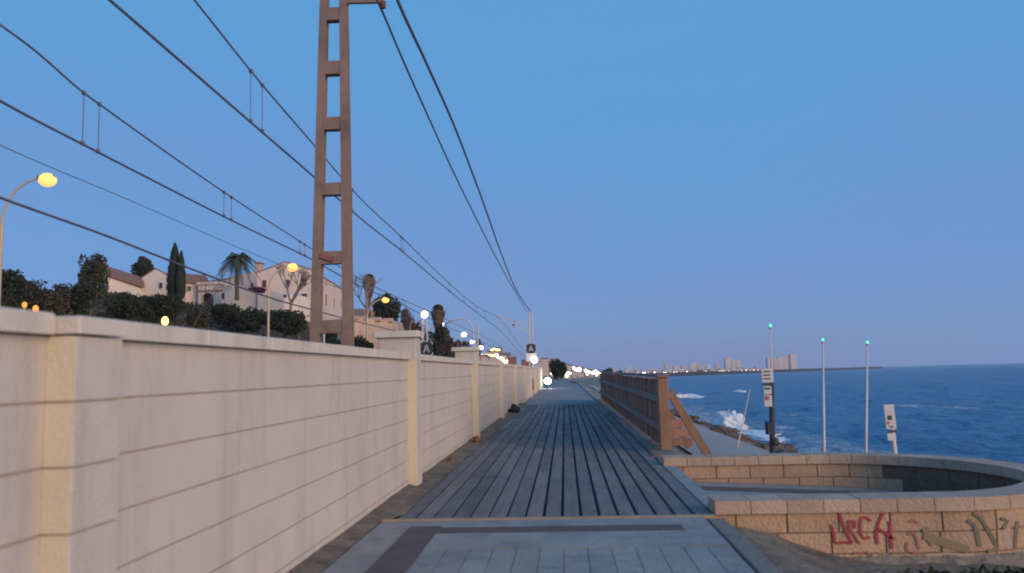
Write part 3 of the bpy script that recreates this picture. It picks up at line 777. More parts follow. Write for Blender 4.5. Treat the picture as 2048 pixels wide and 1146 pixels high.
viapix('feeder_cable', [(700, -110, 12.6), (757, 6, 14.55), (805, 118, 17), (860, 241, 20.5), (905, 340, 25), (960, 452, 32), (1003, 535, 43), (1053, 622, 64)], .024, 'left one of two feeder cables hung from the pylon arm, converging ahead', fd)
viapix('feeder_cable', [(752, -110, 12.2), (795, 0, 14), (850, 120, 17), (905, 243, 21), (950, 360, 26), (1000, 500, 38), (1030, 575, 50), (1060, 622, 64)], .032, 'thicker right one of two feeder cables, converging ahead', fd)

# far mast with cantilever and sign
def signA(t, c, s, bg='signd', fg='signw', frame_=True):
    x, y, z = c
    o = MB().bbox(x - s, x + s, y - .03, y, z - s, z + s, .01).build('sign_plate', M[bg], t)
    m8 = MB(); w = s * .17; d = .034
    def st(x0, z0, x1, z1, ww=w): m8.bar((x + x0 * s, y - d, z + z0 * s), (x + x1 * s, y - d, z + z1 * s), ww, .008, (0, 1, 0))
    st(-.42, -.6, 0, .62); st(.42, -.6, 0, .62); st(-.28, -.15, .28, -.15)
    m8.build('letter', M[fg], t)
    m8 = MB()
    for sx in (-1, 1):
        for sz in (-1, 1):
            st(sx * .96, sz * .96, sx * .62, sz * .96, w * .8); st(sx * .96, sz * .96, sx * .96, sz * .62, w * .8)
    m8.build('corner_mark', M[fg], t)
def steelmast(px, ptop, Y, label, arms, sgn=None, w=.35, mt='palepole'):
    b = P(px, 745, Y); top = P(px - 1, ptop, Y); t = thing('signal_mast', (b.x, Y, -.1), label, 'mast')
    m9 = MB()
    for sx in (-1, 1):
        m9.tube([(b.x + sx * w / 2, Y, -.1), (top.x + sx * w * .3, Y, top.z)], w * .14, 6)
    n = 9
    for k in range(n):
        z0 = -.1 + (top.z + .1) * k / n; z1 = -.1 + (top.z + .1) * (k + 1) / n; sg = 1 if k % 2 else -1
        ww0 = w / 2 - (w * .2) * k / n
        m9.bar((b.x - sg * ww0, Y, z0), (b.x + sg * ww0, Y, z1), w * .12, w * .12)
    m9.build('lattice_column', M[mt], t)
    for (pa, pb) in arms: MB().bar(P(pa[0], pa[1], Y), P(pb[0], pb[1], Y), .07, .07).build('cantilever', M[mt], t)
    if sgn:
        c = P(sgn[0], sgn[1], Y - .25); signA(t, (c.x, Y - .25, c.z), sgn[2])
    return t
t = steelmast(1062, 622, 64, 'far pale lattice mast with black A sign beside the end of the wall', [((1060, 664), (1000, 641)), ((1060, 652), (992, 630)), ((1030, 641), (1024, 656))], (1062, 697, .36))
q = P(1027, 650, 64); MB().ball(q, .1, 8, 6).build('insulator', M['wire'], t)
q = P(1064, 714, 63.6); MB().bbox(q.x - .5, q.x + .35, 63.6, 63.9, q.z - .35, q.z + .3, .03).build('equipment_box', M['signw'], t)
q = P(1069, 720, 63.2); MB().ball(q, .24, 12, 8).build('lamp', M['whitelamp'], t, smooth=True)
t = steelmast(850, 640, 66, 'near pale lattice mast with black A sign and white lamp on top', [], (853, 697, .52), .55)
q = P(849, 629, 66); MB().ball(q, .28, 14, 9).build('lamp', M['whitelamp'], t, smooth=True)
for px in (819, ):
    a = P(px, 690, 40); b = P(px + 1, 648, 40); c = P(px + 7, 640, 40)
    tag(MB().tube([(a.x, 40, 0), b, c], .045, 8).build('bent_post', M['palebark'], smooth=True), 'short bent grey post just behind the raised wall end', 'post')
a = P(648, 690, 50); b = P(648, 668, 50)
tag(MB().tube([(a.x, 50, .2), b], .06, 8).build('thin_post', M['signw'], smooth=True), 'thin white post seen between the legs of the pylon', 'post')
# far gantry
t = thing('gantry', P(940, 720, 90), 'pale bent catenary gantry far behind the second palm', 'gantry')
MB().tube([P(887, 650, 90), P(905, 640, 90), P(930, 636, 90), P(946, 655, 90), (P(946, 700, 90).x, 90, 0)], .09, 6).build('frame', M['palepole'], t, smooth=True)
MB().tube([P(955, 650, 120), (P(956, 700, 120).x, 120, 0)], .13, 6).build('post', M['palepole'], t)

# rails behind the wall
xA, xB = -5.3, -9.2
for xc in (xA, xB):
    t = thing('railway_track', (xc, 0, 0), 'railway track nearest to the wall' if xc == xA else 'railway track on the hill side', 'track', 'railway tracks behind the wall')
    for s in (-.76, .76): MB().box(xc + s - .035, xc + s + .035, -20, 200, .0, .16).build('rail', M['wrail'], t, slope=True)
    mb = MB()
    for k in range(100): mb.box(xc - 1.2, xc + 1.2, -18 + k * .65, -17.75 + k * .65, -.1, .02)
    mb.build('sleepers', M['graybld'], t, slope=True)

# ------------------------------------------------------------------ street lamps
def street_lamp(px, py, dpx, Y, label, lens='sodium', rad=.24, th=.075):
    h = P(px, py, Y); f = P(px - dpx, py + 60, Y); z0 = H(f.x, Y) - .2
    t = thing('street_lamp', (f.x, Y, z0), label, 'street lamp', 'street lamps along the hillside road')
    dx = h.x - f.x
    pts = [(f.x, Y, z0), (f.x, Y, h.z - abs(dx) * .95)]
    for k in range(1, 9):
        a = k / 8 * math.pi / 2; pts.append((f.x + dx * .88 * (1 - math.cos(a)), Y, h.z - abs(dx) * .95 + abs(dx) * 1.0 * math.sin(a)))
    MB().tube(pts, [th, th * .8] + [th * .55] * 8, 8).build('post', M['lamppost'], t, smooth=True)
    MB().ball((h.x - .05, Y, h.z + .10), (.34, .19, .12), 14, 8).build('lamp_head', M['galv'], t, smooth=True)
    MB().ball((h.x, Y, h.z), (rad, rad * .9, rad * .8), 16, 10).build('lens', M[lens], t, smooth=True)
    return t
street_lamp(95, 360, 90, 27, 'nearest street lamp with big orange light at the far left', 'sodium', .30, .075)
street_lamp(585, 535, 48, 51.5, 'orange street lamp in front of the gabled pink house', 'sodium', .34, .10)
street_lamp(771, 600, 37, 78, 'yellow street lamp with curved arm beside the dark tree and fort', 'sodium', .36, .13)
street_lamp(884, 650, 28, 108, 'pale street lamp in front of the second shaggy palm', 'whitelamp', .36, .16)
street_lamp(928, 669, 10, 139, 'fourth farthest white street lamp along the road', 'whitelamp', .46, .16)
street_lamp(945, 684, 8, 151, 'white street lamp second right of the shaggy palm', 'whitelamp', .40, .16)
street_lamp(962, 695, 8, 167, 'farthest white street lamp before the glittering hillside', 'whitelamp', .46, .16)
# small garden lamps
def small_lamp(px, py, Y, r, lab, lens):
    p = P(px, py, Y); t = thing('garden_lamp', (p.x, Y, H(p.x, Y)), lab, 'garden lamp', 'small lamps among the hillside bushes')
    MB().tube([(p.x, Y, min(H(p.x, Y), p.z - .7)), (p.x, Y, p.z - r)], r * .35, 8).build('post', M['yellowlamp' if lens == 'yellowlamp' else 'lamppost'] if False else M['lamppost'], t)
    MB().ball(p, (r, r, r * 1.35), 12, 8).build('globe', M[lens], t, smooth=True)
small_lamp(330, 642, 36, .15, 'bright yellow garden lamp just above the white wall', 'yellowlamp')
small_lamp(49, 610, 46, .14, 'dim orange garden lamp in the bushes, left one of a pair', 'dimorange')
small_lamp(71, 618, 44, .16, 'orange garden lamp in the bushes, right one of a pair', 'dimorange')

# ------------------------------------------------------------------ hill buildings
def quadwall(m_, a, b, z0, z1a, z1b=None, th=.3):
    """vertical wall slab between ground points a, b (x, y)"""
    z1b = z1a if z1b is None else z1b
    d = Vector((b[0] - a[0], b[1] - a[1])).normalized(); n = Vector((-d.y, d.x)) * th
    m_.add([(a[0], a[1], z0), (b[0], b[1], z0), (b[0] + n.x, b[1] + n.y, z0), (a[0] + n.x, a[1] + n.y, z0),
            (a[0], a[1], z1a), (b[0], b[1], z1b), (b[0] + n.x, b[1] + n.y, z1b), (a[0] + n.x, a[1] + n.y, z1a)],
           [(3, 2, 1, 0), (4, 5, 6, 7), (0, 1, 5, 4), (1, 2, 6, 5), (2, 3, 7, 6), (3, 0, 4, 7)])
def win(t, px, py, w, h, Y0, dirv, m='pane', off=.06, sill=True):
    """window centred at photo pixel, on a wall plane given by function Y0(px)"""
    Y = Y0(px) - off; p = P(px, py, Y); d = Vector((dirv[0], dirv[1], 0)).normalized(); n = Vector((d.y, -d.x, 0))
    def slab(w_, h_, dep, mm, nm, par, dz=0):
        c = p + Vector((0, 0, dz)); return MB().bar(c - d * w_ / 2 - n * 0, c + d * w_ / 2, dep, h_).build(nm, mm, par)
    f = slab(w + .14, h + .14, .10, M['frame'], 'window', t)
    o = MB().bar(p - d * w / 2 + n * .06, p + d * w / 2 + n * .06, .05, h).build('pane', M[m], f, origin=t['o'])
def gable_building(name, pl, pr, apex, eave, base, Yl, Yr, back, label, wallm, roofm, winlist=(), chim=None):
    """front gable from pixel pl to pr; side wall runs back to pixel (px, Y)"""
    a = P(pl, eave[0], Yl); b = P(pr, eave[1], Yr); ap = P(apex[0], apex[1], (Yl + Yr) / 2)
    zb_ = P(pl, base, Yl).z - 3
    c = P(back[0], 560, back[1]); d = Vector((c.x - b.x, back[1] - Yr, 0))
    t = thing(name, (b.x, b.y, zb_), label, 'house')
    ez = (a.z + b.z) / 2
    fr = [Vector((a.x, a.y, zb_)), Vector((b.x, b.y, zb_)), Vector((b.x, b.y, b.z)), ap, Vector((a.x, a.y, a.z))]
    bk = [v + d for v in fr]
    m_ = MB().add(fr + bk, [(4, 3, 2, 1, 0), (5, 6, 7, 8, 9), (1, 2, 7, 6), (0, 5, 9, 4), (0, 1, 6, 5)]); m_.build('walls', M[wallm], t)
    up = Vector((0, 0, .16)); m_ = MB()
    ov = (fr[2] - fr[3]).normalized() * .12; ov2 = (fr[4] - fr[3]).normalized() * .12; dn = d.normalized() * .06
    for e, o_ in ((fr[2], ov), (fr[4], ov2)):
        q = [e + o_ - dn, fr[3] - dn, fr[3] + d + dn, e + d + o_ + dn]
        m_.add([v + Vector((0, 0, .02)) for v in q] + [v + up for v in q], [(0, 1, 2, 3), (7, 6, 5, 4), (0, 4, 5, 1), (1, 5, 6, 2), (2, 6, 7, 3), (3, 7, 4, 0)])
    m_.build('roof', M[roofm], t)
    fd_ = (b - a); fd_.z = 0
    for (px, py, w, h, mm, side) in winlist:
        if not side:
            win(t, px, py, w, h, lambda q: Yl + (Yr - Yl) * (q - pl) / (pr - pl), fd_, mm)
        else:
            pb = back[0]
            # intersection of the pixel ray with the side plane
            lo, hi = Yr, Yr + d.y
            for _ in range(30):
                m0 = (lo + hi) / 2; q = P(px, py, m0); k = (m0 - Yr) / d.y
                if q.x < b.x + d.x * k: hi = m0
                else: lo = m0
            s = 1
            Ys = (lo + hi) / 2; p = P(px, py, Ys - .08); dd = d.normalized()
            # side wall faces right: outward normal
            nrm = Vector((dd.y, -dd.x, 0)); pc = P(px, py, Ys) + nrm * .05
            f = MB().bar(pc - dd * (w + .2) / 2, pc + dd * (w + .14) / 2, .10, h + .14).build('window', M['frame'], t)
            MB().bar(pc + nrm * .05 - dd * w / 2, pc + nrm * .05 + dd * w / 2, .05, h).build('pane', M[mm], f, origin=t['o'])
    if chim:
        p0 = P(chim[0], chim[3], chim[4]); p1 = P(chim[1], chim[2], chim[4])
        MB().bbox(p0.x, p1.x, chim[4], chim[4] + 1.4, p0.z - 2.5, p1.z, .05).build('chimney', M['stonew'], t)
        MB().bbox(p0.x - .12, p1.x + .12, chim[4] - .12, chim[4] + 1.52, p1.z - .3, p1.z - .1, .03).build('chimney_cap', M['roof'], t)
    return t
gable_building('pink_house', 514, 622, (571, 524.5), (546, 540), 642, 117, 117, (685, 144), 'large pink three storey house with gable front behind the pylon', 'plaster', 'roof',
               [(529, 568, .55, 1.05, 'shutter', 0), (610, 563, .50, 1.1, 'pane', 0), (609, 598, .75, 1.5, 'pane', 0), (548, 600, .5, 1.0, 'pane', 0), (576, 566, .45, .9, 'pane', 0),
                (633, 561, .5, .9, 'pane', 1), (651, 565, .5, 1.0, 'shutter', 1), (667.5, 569.5, .5, 1.0, 'pane', 1), (680, 573, .5, .9, 'pane', 1),
                (651, 599, .7, 1.6, 'shutter', 1), (667, 605, .5, 1.2, 'shutter', 1), (680.5, 608, .5, 1.2, 'pane', 1), (633, 600, .6, 1.2, 'pane', 1)],
               (509, 521, 523, 545, 126))
# lower wing left of the main house with sloping roof line
def shed(name, pl, pr, yl, yr, base, Yl, Yr, depth, label, wm, rm=None, cat='house', wins=()):
    a = P(pl, yl, Yl); b = P(pr, yr, Yr); zb_ = min(P(pl, base, Yl).z, P(pr, base, Yr).z) - 3
    t = thing(name, ((a.x + b.x) / 2, (Yl + Yr) / 2, zb_), label, cat)
    d = Vector((b.x - a.x, b.y - a.y, 0)).normalized(); n = Vector((-d.y, d.x, 0)) * depth
    q = [Vector((a.x, a.y, zb_)), Vector((b.x, b.y, zb_)), b, a]
    MB().add(q + [v + n for v in q], [(3, 2, 1, 0)[::-1], (4, 5, 6, 7)[::-1], (0, 4, 5, 1), (1, 5, 6, 2), (2, 6, 7, 3), (3, 7, 4, 0)]).build('walls', M[wm], t)
    if rm:
        o = n.normalized() * -.35; u = Vector((0, 0, 1.6)); dd = d * .3
        r0 = [a - dd + o, b + dd + o, b + dd + n * .5 + u, a - dd + n * .5 + u]
        r1 = [a - dd + n * .5 + u, b + dd + n * .5 + u, b + dd + n - o, a - dd + n - o]
        m_ = MB()
        for r_ in (r0, r1):
            m_.add([v + Vector((0, 0, .03)) for v in r_] + [v + Vector((0, 0, .25)) for v in r_], [(0, 1, 2, 3), (7, 6, 5, 4), (0, 4, 5, 1), (1, 5, 6, 2), (2, 6, 7, 3), (3, 7, 4, 0)])
        m_.build('roof', M[rm], t)
    for (px, py, w, h, mm) in wins: win(t, px, py, w, h, lambda q_: Yl + (Yr - Yl) * (q_ - pl) / (pr - pl), d, mm)
    return t
shed('chapel_wing', 430, 516, 562, 541, 600, 127, 125, 8, 'pale sloping wing behind the feather palm, left of the pink house', 'plaster', None, 'house', [(505, 571, .4, .8, 'shutter')])
# arch building
Y_ = 112
t = thing('arched_house', P(425, 610, Y_), 'low white house with dark archway left of the feather palm', 'house')
a = P(396, 620, Y_); b = P(443, 620, Y_); tz = P(420, 569, Y_).z
c = P(414.5, 598, Y_); ra = 13 * Y_ / FPX; zb_ = a.z - 4
poly = [(a.x, zb_), (c.x - ra, zb_)] + [(c.x + ra * math.cos(math.pi - math.pi * k / 12), c.z + ra * math.sin(math.pi * k / 12)) for k in range(13)] + [(c.x + ra, zb_), (b.x, zb_), (b.x, tz), (a.x, tz)]
n = len(poly); m_ = MB()
fs = []
# facade as strips around the arch
m_.box(a.x, c.x - ra, Y_, Y_ + .4, zb_, tz); m_.box(c.x + ra, b.x, Y_, Y_ + .4, zb_, tz)
for k in range(12):
    t0 = math.pi - math.pi * k / 12; t1 = math.pi - math.pi * (k + 1) / 12
    xa_, za_ = c.x + ra * math.cos(t0), c.z + ra * math.sin(t0); xb_, zb2 = c.x + ra * math.cos(t1), c.z + ra * math.sin(t1)
    m_.add([(xa_, Y_, za_), (xb_, Y_, zb2), (xb_, Y_, tz), (xa_, Y_, tz), (xa_, Y_ + .4, za_), (xb_, Y_ + .4, zb2), (xb_, Y_ + .4, tz), (xa_, Y_ + .4, tz)], [(0, 1, 2, 3), (7, 6, 5, 4), (0, 4, 5, 1), (2, 6, 7, 3)])
m_.box(a.x, b.x, Y_ + .41, Y_ + 6, tz - .3, tz); m_.box(a.x, a.x + .3, Y_ + .41, Y_ + 6, zb_, tz - .31); m_.box(b.x - .3, b.x, Y_ + .41, Y_ + 6, zb_, tz - .31)
m_.build('walls', M['plaster2'], t)
MB().box(c.x - ra - .2, c.x + ra + .2, Y_ + 1.2, Y_ + 1.3, zb_, c.z + ra + .2).build('archway_door', M['pane'], t)
MB().bbox(a.x - .2, b.x + .2, Y_ - .25, Y_ + 6.1, tz + .003, tz + .35, .05).build('cornice', M['plaster2'], t)
m_ = MB(); m_.bbox(a.x - .1, b.x + .1, Y_ - .15, Y_ - .003, P(420, 581, Y_).z - .15, P(420, 581, Y_).z + .1, .03); m_.build('string_course', M['graybld'], t)
q = P(420, 560, Y_); m_ = MB().add([(a.x + .3, Y_, tz + .36), (b.x, Y_, tz + .36), (b.x, Y_ + 5, tz + 1.6), (a.x + .3, Y_ + 5, tz + .9)], [(0, 1, 2, 3)]); m_.build('roof', M['roof'], t)

# terrace retaining walls
shed('terrace_wall', 443, 515, 571, 586, 622, 107, 106, 4, 'long pale terrace retaining wall under the palm, left part', 'plaster2', None, 'wall', [(447, 592, .35, .7, 'pane')])
shed('terrace_wall', 515.5, 568, 586, 595, 632, 105.5, 105, 6, 'pinkish terrace retaining wall under the bougainvillea, right part', 'plaster2', None, 'wall')
shed('terrace_house', 540, 576, 581, 590, 600, 112, 111, 5, 'low flat shed with red door on the terrace', 'plaster2', None, 'shed', [(570.5, 598, .45, 1.2, 'shutter')])
shed('garden_wall', 574, 706, 622, 658, 668, 104, 106, 1, 'sloping pale garden wall below the pink house, seen through the pylon', 'plaster', None, 'wall')
shed('retaining_wall', 566, 640, 612, 640, 668, 108, 108, 1, 'pinkish wall with stairs under the bare tree', 'plaster', None, 'wall')
# fort
t = shed('fort_wall', 703, 786, 636, 640, 672, 98, 104, 8, 'pale stone fort bastion with notched parapet right of the pylon', 'stonew', None, 'fort')
for (p0, p1, y0) in ((703, 716, 631), (719, 733, 632), (737, 761, 634), (765, 785, 636)):
    Yq = 98 + 6 * ((p0 + p1) / 2 - 703) / 83; a = P(p0, y0 + 8, Yq); b = P(p1, y0, Yq)
    MB().bbox(a.x, b.x, Yq - .1, Yq + .8, a.z, b.z, .04).build('merlon', M['stonew'], t)
a = P(785, 640, 104); b = P(791, 676, 104)
MB().add([(a.x - .2, 104, a.z), (a.x, 104, a.z), (b.x, 104, b.z), (a.x - .2, 104, b.z), (a.x - .2, 111, a.z), (a.x, 111, a.z), (b.x, 111, b.z), (a.x - .2, 111, b.z)], [(3, 2, 1, 0), (1, 5, 6, 2), (0, 4, 5, 1), (4, 7, 6, 5), (2, 6, 7, 3)]).build('buttress', M['stonew'], t)
shed('grey_outbuilding', 701, 733, 617, 618, 640, 112, 112, 6, 'plain grey brown outbuilding behind the fort wall', 'graybld', None, 'shed')
# far left houses
shed('long_low_house', 216, 284, 552, 577, 590, 104, 106, 7, 'long low house with sloping terracotta roof, leftmost on the hill', 'plaster2', 'roof', 'house')
gable_building('gabled_house', 284, 331, (311, 538), (556, 548), 590, 108, 108, (352, 118), 'white gabled house between round tree and tall cypress', 'plaster2', 'roof', [(322, 571, .4, .7, 'pane', 0)])
shed('cottage', 366, 416, 566, 570, 590, 112, 114, 7, 'pink cottage with terracotta roof right of the tall cypress', 'plaster', 'roof', 'house', [(378, 577, .5, .7, 'pane')])

# ------------------------------------------------------------------ vegetation
def leaf(m_, p, s, rr):
    d = Vector((rr.gauss(0, 1), rr.gauss(0, 1), rr.gauss(0, 1))).normalized(); u = d.orthogonal().normalized(); v = d.cross(u); a = rr.uniform(0, 6.28)
    u, v = u * math.cos(a) + v * math.sin(a), v * math.cos(a) - u * math.sin(a); s1 = s * rr.uniform(.6, 1.3); s2 = s * rr.uniform(.35, .7)
    m_.add([p - u * s1, p - v * s2, p + u * s1, p + v * s2], [(0, 1, 2, 3)])
def crown(m_, c, r, n, s, rr, clumps=14, spread=.62, cr=.42):
    cl = []
    for i in range(clumps):
        d = Vector((rr.gauss(0, 1), rr.gauss(0, 1), rr.gauss(0, 1))).normalized() * rr.random() ** .33 * spread * 1.25
        cl.append((Vector((c[0] + d.x * r[0], c[1] + d.y * r[1], c[2] + d.z * r[2])), rr.uniform(.6, 1.25) * cr))
    for i in range(n):
        q, k = cl[i % clumps]; d = Vector((rr.gauss(0, 1), rr.gauss(0, 1), rr.gauss(0, 1))).normalized() * (.55 + .45 * rr.random())
        leaf(m_, q + Vector((d.x * r[0] * k, d.y * r[1] * k, d.z * r[2] * k)), s, rr)
def limbs(m_, base, top, r0, rr, spread, n=6):
    mid_ = base.lerp(top, .5); m_.tube([base, mid_ + Vector((rr.uniform(-.1, .1), 0, 0)), top], [r0, r0 * .7, r0 * .35], 7)
    for i in range(n):
        a = rr.uniform(0, 6.28); s0 = base.lerp(top, rr.uniform(.35, .9)); L_ = spread * rr.uniform(.5, 1)
        e = s0 + Vector((math.cos(a) * L_, math.sin(a) * L_, L_ * rr.uniform(.3, .9))); m_.tube([s0, s0.lerp(e, .5) + Vector((0, 0, .1)), e], [r0 * .4, r0 * .25, r0 * .1], 5)
def tree(name, px, ptop, pbot, wpx, Y, label, m='leafd', n=2600, s=.22, group=None, cat='tree', shape=1.0, clumps=16, cr=.42):
    top = P(px, ptop, Y); bot = P(px, pbot, Y); rr = random.Random(px * 7 + ptop); w = wpx * Y / FPX / 2; h = (top.z - bot.z) / 2
    gz_ = min(H(bot.x, Y), bot.z) - .3
    t = thing(name, (bot.x, Y, gz_), label, cat, group); m_ = MB(); crown(m_, (bot.x, Y, (top.z + bot.z) / 2), (w, w * shape, h), n, s, rr, clumps, cr=cr)
    m_.build('crown', M[m], t); m_ = MB(); limbs(m_, Vector((bot.x, Y, gz_)), Vector((bot.x, Y, bot.z + h * 1.2)), max(.12, w * .09), rr, w * .6); m_.build('trunk', M['bark'], t)
    return t
def cypress(px, ptop, pbot, wpx, Y, label):
    top = P(px, ptop, Y); bot = P(px, pbot, Y); rr = random.Random(px); t = thing('cypress_tree', (bot.x, Y, bot.z - 2), label, 'tree'); m_ = MB(); w = wpx * Y / FPX / 2; h = top.z - bot.z
    for i in range(5200):
        k = rr.random(); r_ = w * (1 - k ** 2.6) ** .8 * (.85 + .25 * noise.noise(Vector((k * 14, px, 0)))) * (.78 + .22 * min(1, k * 6)); a = rr.uniform(0, 6.28); q = (.6 + .45 * rr.random())
        c_ = Vector((bot.x + math.cos(a) * r_ * q, Y + math.sin(a) * r_ * q, bot.z + h * k)); u = Vector((math.cos(a) * .06, math.sin(a) * .06, .24)); v = Vector((-math.sin(a), math.cos(a), 0)) * .10
        m_.add([c_ - v, c_ - u * .4, c_ + v, c_ + u * 1.2], [(0, 1, 2, 3)])
    m_.build('crown', M['leafd'], t); MB().tube([(bot.x, Y, bot.z - 2), (bot.x, Y, bot.z + h * .8)], [.25, .08], 7).build('trunk', M['bark'], t)
cypress(348, 489, 596, 34, 98, 'tall dark pointed cypress on the hill between the white houses')
cypress(361, 505, 596, 22, 97, 'slightly shorter cypress close against the right of the tall one')
tree('round_tree', 286, 509, 562, 46, 116, 'dark round evergreen behind the white gabled house', 'leafd', 3600, .26, clumps=22)
tree('feathery_tree', 182, 502, 622, 74, 62, 'tall feathery tree with loose top on the left of the hill', 'leafg', 3600, .13, clumps=26, cr=.34)
tree('bushy_tree', 150, 560, 650, 96, 58, 'low bushy tree in front of the tall feathery one', 'leafd', 3000, .15, clumps=22)
tree('broad_tree', 24, 536, 600, 104, 52, 'broad rounded tree behind the nearest street lamp', 'leafd', 4600, .12, clumps=24)
tree('olive_tree', 60, 566, 650, 130, 48, 'dull olive tree with orange lamps below, near left edge', 'leafg', 3600, .12, clumps=24)
tree('brown_tree', 118, 575, 660, 60, 50, 'brownish thin tree between broad tree and bushy tree', 'leafb', 1300, .10, clumps=14)
tree('shrub', 245, 580, 640, 90, 70, 'dark shrub below the long low house', 'leafd', 3000, .17, clumps=20, cat='shrub')
tree('shrub', 320, 590, 650, 100, 74, 'dark shrub below the white gabled house, above the yellow lamp', 'leafd', 3000, .17, clumps=20, cat='shrub')
tree('shrub', 395, 612, 672, 50, 52, 'olive spiky shrub left of the clipped hedges', 'leafg', 1300, .12, clumps=12, cat='shrub')
tree('hedge_bush', 452, 602, 650, 76, 80, 'round clipped dark bush under the terrace wall, leftmost of three', 'leafd', 5200, .15, 'round bushes under the terrace', 'bush', clumps=30)
tree('hedge_bush', 500, 616, 664, 66, 78, 'round clipped dark bush under the terrace wall, middle of three', 'leafd', 5200, .15, 'round bushes under the terrace', 'bush', clumps=30)
tree('hedge_bush', 574, 622, 672, 92, 78, 'round clipped dark bush under the terrace wall, rightmost of three', 'leafd', 6200, .15, 'round bushes under the terrace', 'bush', clumps=34)
tree('hedge_bush', 655, 660, 700, 60, 62, 'dark bush seen between the pylon legs', 'leafd', 2400, .13, None, 'bush', clumps=18)
tree('hedge_bush', 722, 672, 712, 50, 60, 'dark green bush between pylon and raised wall end', 'leafd', 2600, .12, None, 'bush', clumps=18)
tree('bougainvillea', 512, 574, 588, 44, 109, 'purple bougainvillea spilling over the terrace wall', 'leafv', 1500, .18, None, 'shrub', .5, clumps=12)
tree('dark_tree', 772, 588, 652, 56, 118, 'dense dark tree rising behind the fort wall', 'leafd', 4600, .26, clumps=26)
tree('brown_tree', 808, 618, 690, 46, 112, 'brownish thin tree right of the dense dark tree', 'leafb', 1700, .18, clumps=14)
tree('brown_tree', 832, 642, 715, 50, 100, 'low brown tree behind the near A sign', 'leafb', 1800, .18, clumps=14)
tree('dark_tree', 880, 650, 722, 62, 96, 'dark tree behind the pale street lamp and second palm', 'leafg', 3200, .18, clumps=20)
tree('dark_tree', 900, 668, 728, 50, 88, 'rounded olive brown tree just above the wall, right of second palm', 'leafb', 2600, .16, clumps=18)
tree('brown_tree', 930, 682, 728, 46, 120, 'low brown tree by the white street lamps', 'leafb', 1500, .2, clumps=12)
tree('conical_tree', 960, 676, 712, 16, 190, 'small pointed dark red tree by the farthest street lamps', 'leafb', 900, .3, clumps=8)
tree('dark_tree', 1117, 714, 762, 34, 125, 'dark round tree at the bend of the path', 'leafd', 2600, .2, clumps=18)
tree('shore_tree', 1214, 736, 756, 24, 420, 'dark tree left of the fence top in front of the far town', 'leafd', 1500, .9, clumps=10)
tree('shore_tree', 1238, 741, 756, 16, 430, 'smaller dark tree just above the fence top', 'leafd', 900, .9, clumps=8)
tree('low_bush', 1150, 762, 778, 30, 95, 'low brown bush at the right edge of the far path', 'leafb', 900, .14, None, 'bush', clumps=8)
tree('low_bush', 1168, 770, 790, 22, 70, 'low dull bush beside the far path near the fence end', 'leafg', 700, .10, None, 'bush', clumps=8)

# scrub covering the hill: uncountable
mb = MB(); rr = random.Random(11)
for i in range(5200):
    y = rr.uniform(34, 170); x = -rr.uniform(19.5, 62) - (y - 34) * .05
    k = noise.noise(Vector((x * .15, y * .15, 7)))
    z = H(x, y); hh = .3 + 1.0 * max(0, k + .2); s = .10 + .0016 * y
    for j in range(9): leaf(mb, Vector((x + rr.gauss(0, .6), y + rr.gauss(0, .6), z + rr.random() * hh)), s, rr)
    mb.m[-9:] = [0 if k > .16 else (1 if k > .02 else 2)] * 9
tag(mb.build('hillside_scrub', [M['leafd'], M['leafg'], M['leafb']]), 'dark scrub and undergrowth covering the hillside below the houses', 'scrub', kind='stuff')

# feather palm
def feather_palm(px, pc, pb, rpx, Y, label):
    c = P(px, pc, Y); b = P(px - 2, pb, Y); r = rpx * Y / FPX; rr = random.Random(px); t = thing('palm_tree', (b.x, Y, b.z - 1.5), label, 'palm tree')
    MB().tube([(b.x, Y, b.z - 1.5), (b.x, Y, b.z), (c.x, Y, c.z)], [.30, .25, .28], 10).build('trunk', M['bark'], t)
    MB().ball((c.x, Y, c.z - .3), (.6, .6, .8), 10, 8, .4, 2).build('crown_boss', M['palmdead'], t)
    m_ = MB()
    for i in range(34):
        a = i * 2.399 + rr.uniform(-.2, .2); el = rr.uniform(-.35, 1.25); L_ = r * rr.uniform(.9, 1.15); pts = []
        for k in range(11):
            s = k / 10; droop = (s ** 2.0) * (1.0 + .25 * (1 - el)) * L_ * .68
            pts.append(Vector((c.x + math.cos(a) * math.cos(el) * L_ * s, Y + math.sin(a) * math.cos(el) * L_ * s, c.z + math.sin(el) * L_ * s - droop)))
        m_.tube(pts, [.05 - .004 * k for k in range(11)], 4, False)
        for k in range(1, 30):
            s = k / 29 * 10; i0 = min(9, int(s)); p = pts[i0].lerp(pts[i0 + 1], s - i0); d = (pts[i0 + 1] - pts[i0]).normalized(); side = d.cross(Vector((0, 0, 1))).normalized()
            ll = r * .20 * math.sin(math.pi * min(1, .12 + .8 * k / 29)) ** .6
            for sg in (-1, 1):
                e = p + side * sg * ll * .8 + d * ll * .45 + Vector((0, 0, -ll * .45)); m_.add([p, p + d * .12, e + d * .02, e], [(0, 1, 2, 3)])
    m_.build('fronds', M['palmleaf'], t)
feather_palm(476, 520, 577, 45, 102, 'feather palm with drooping fronds on the terrace before the pink house')
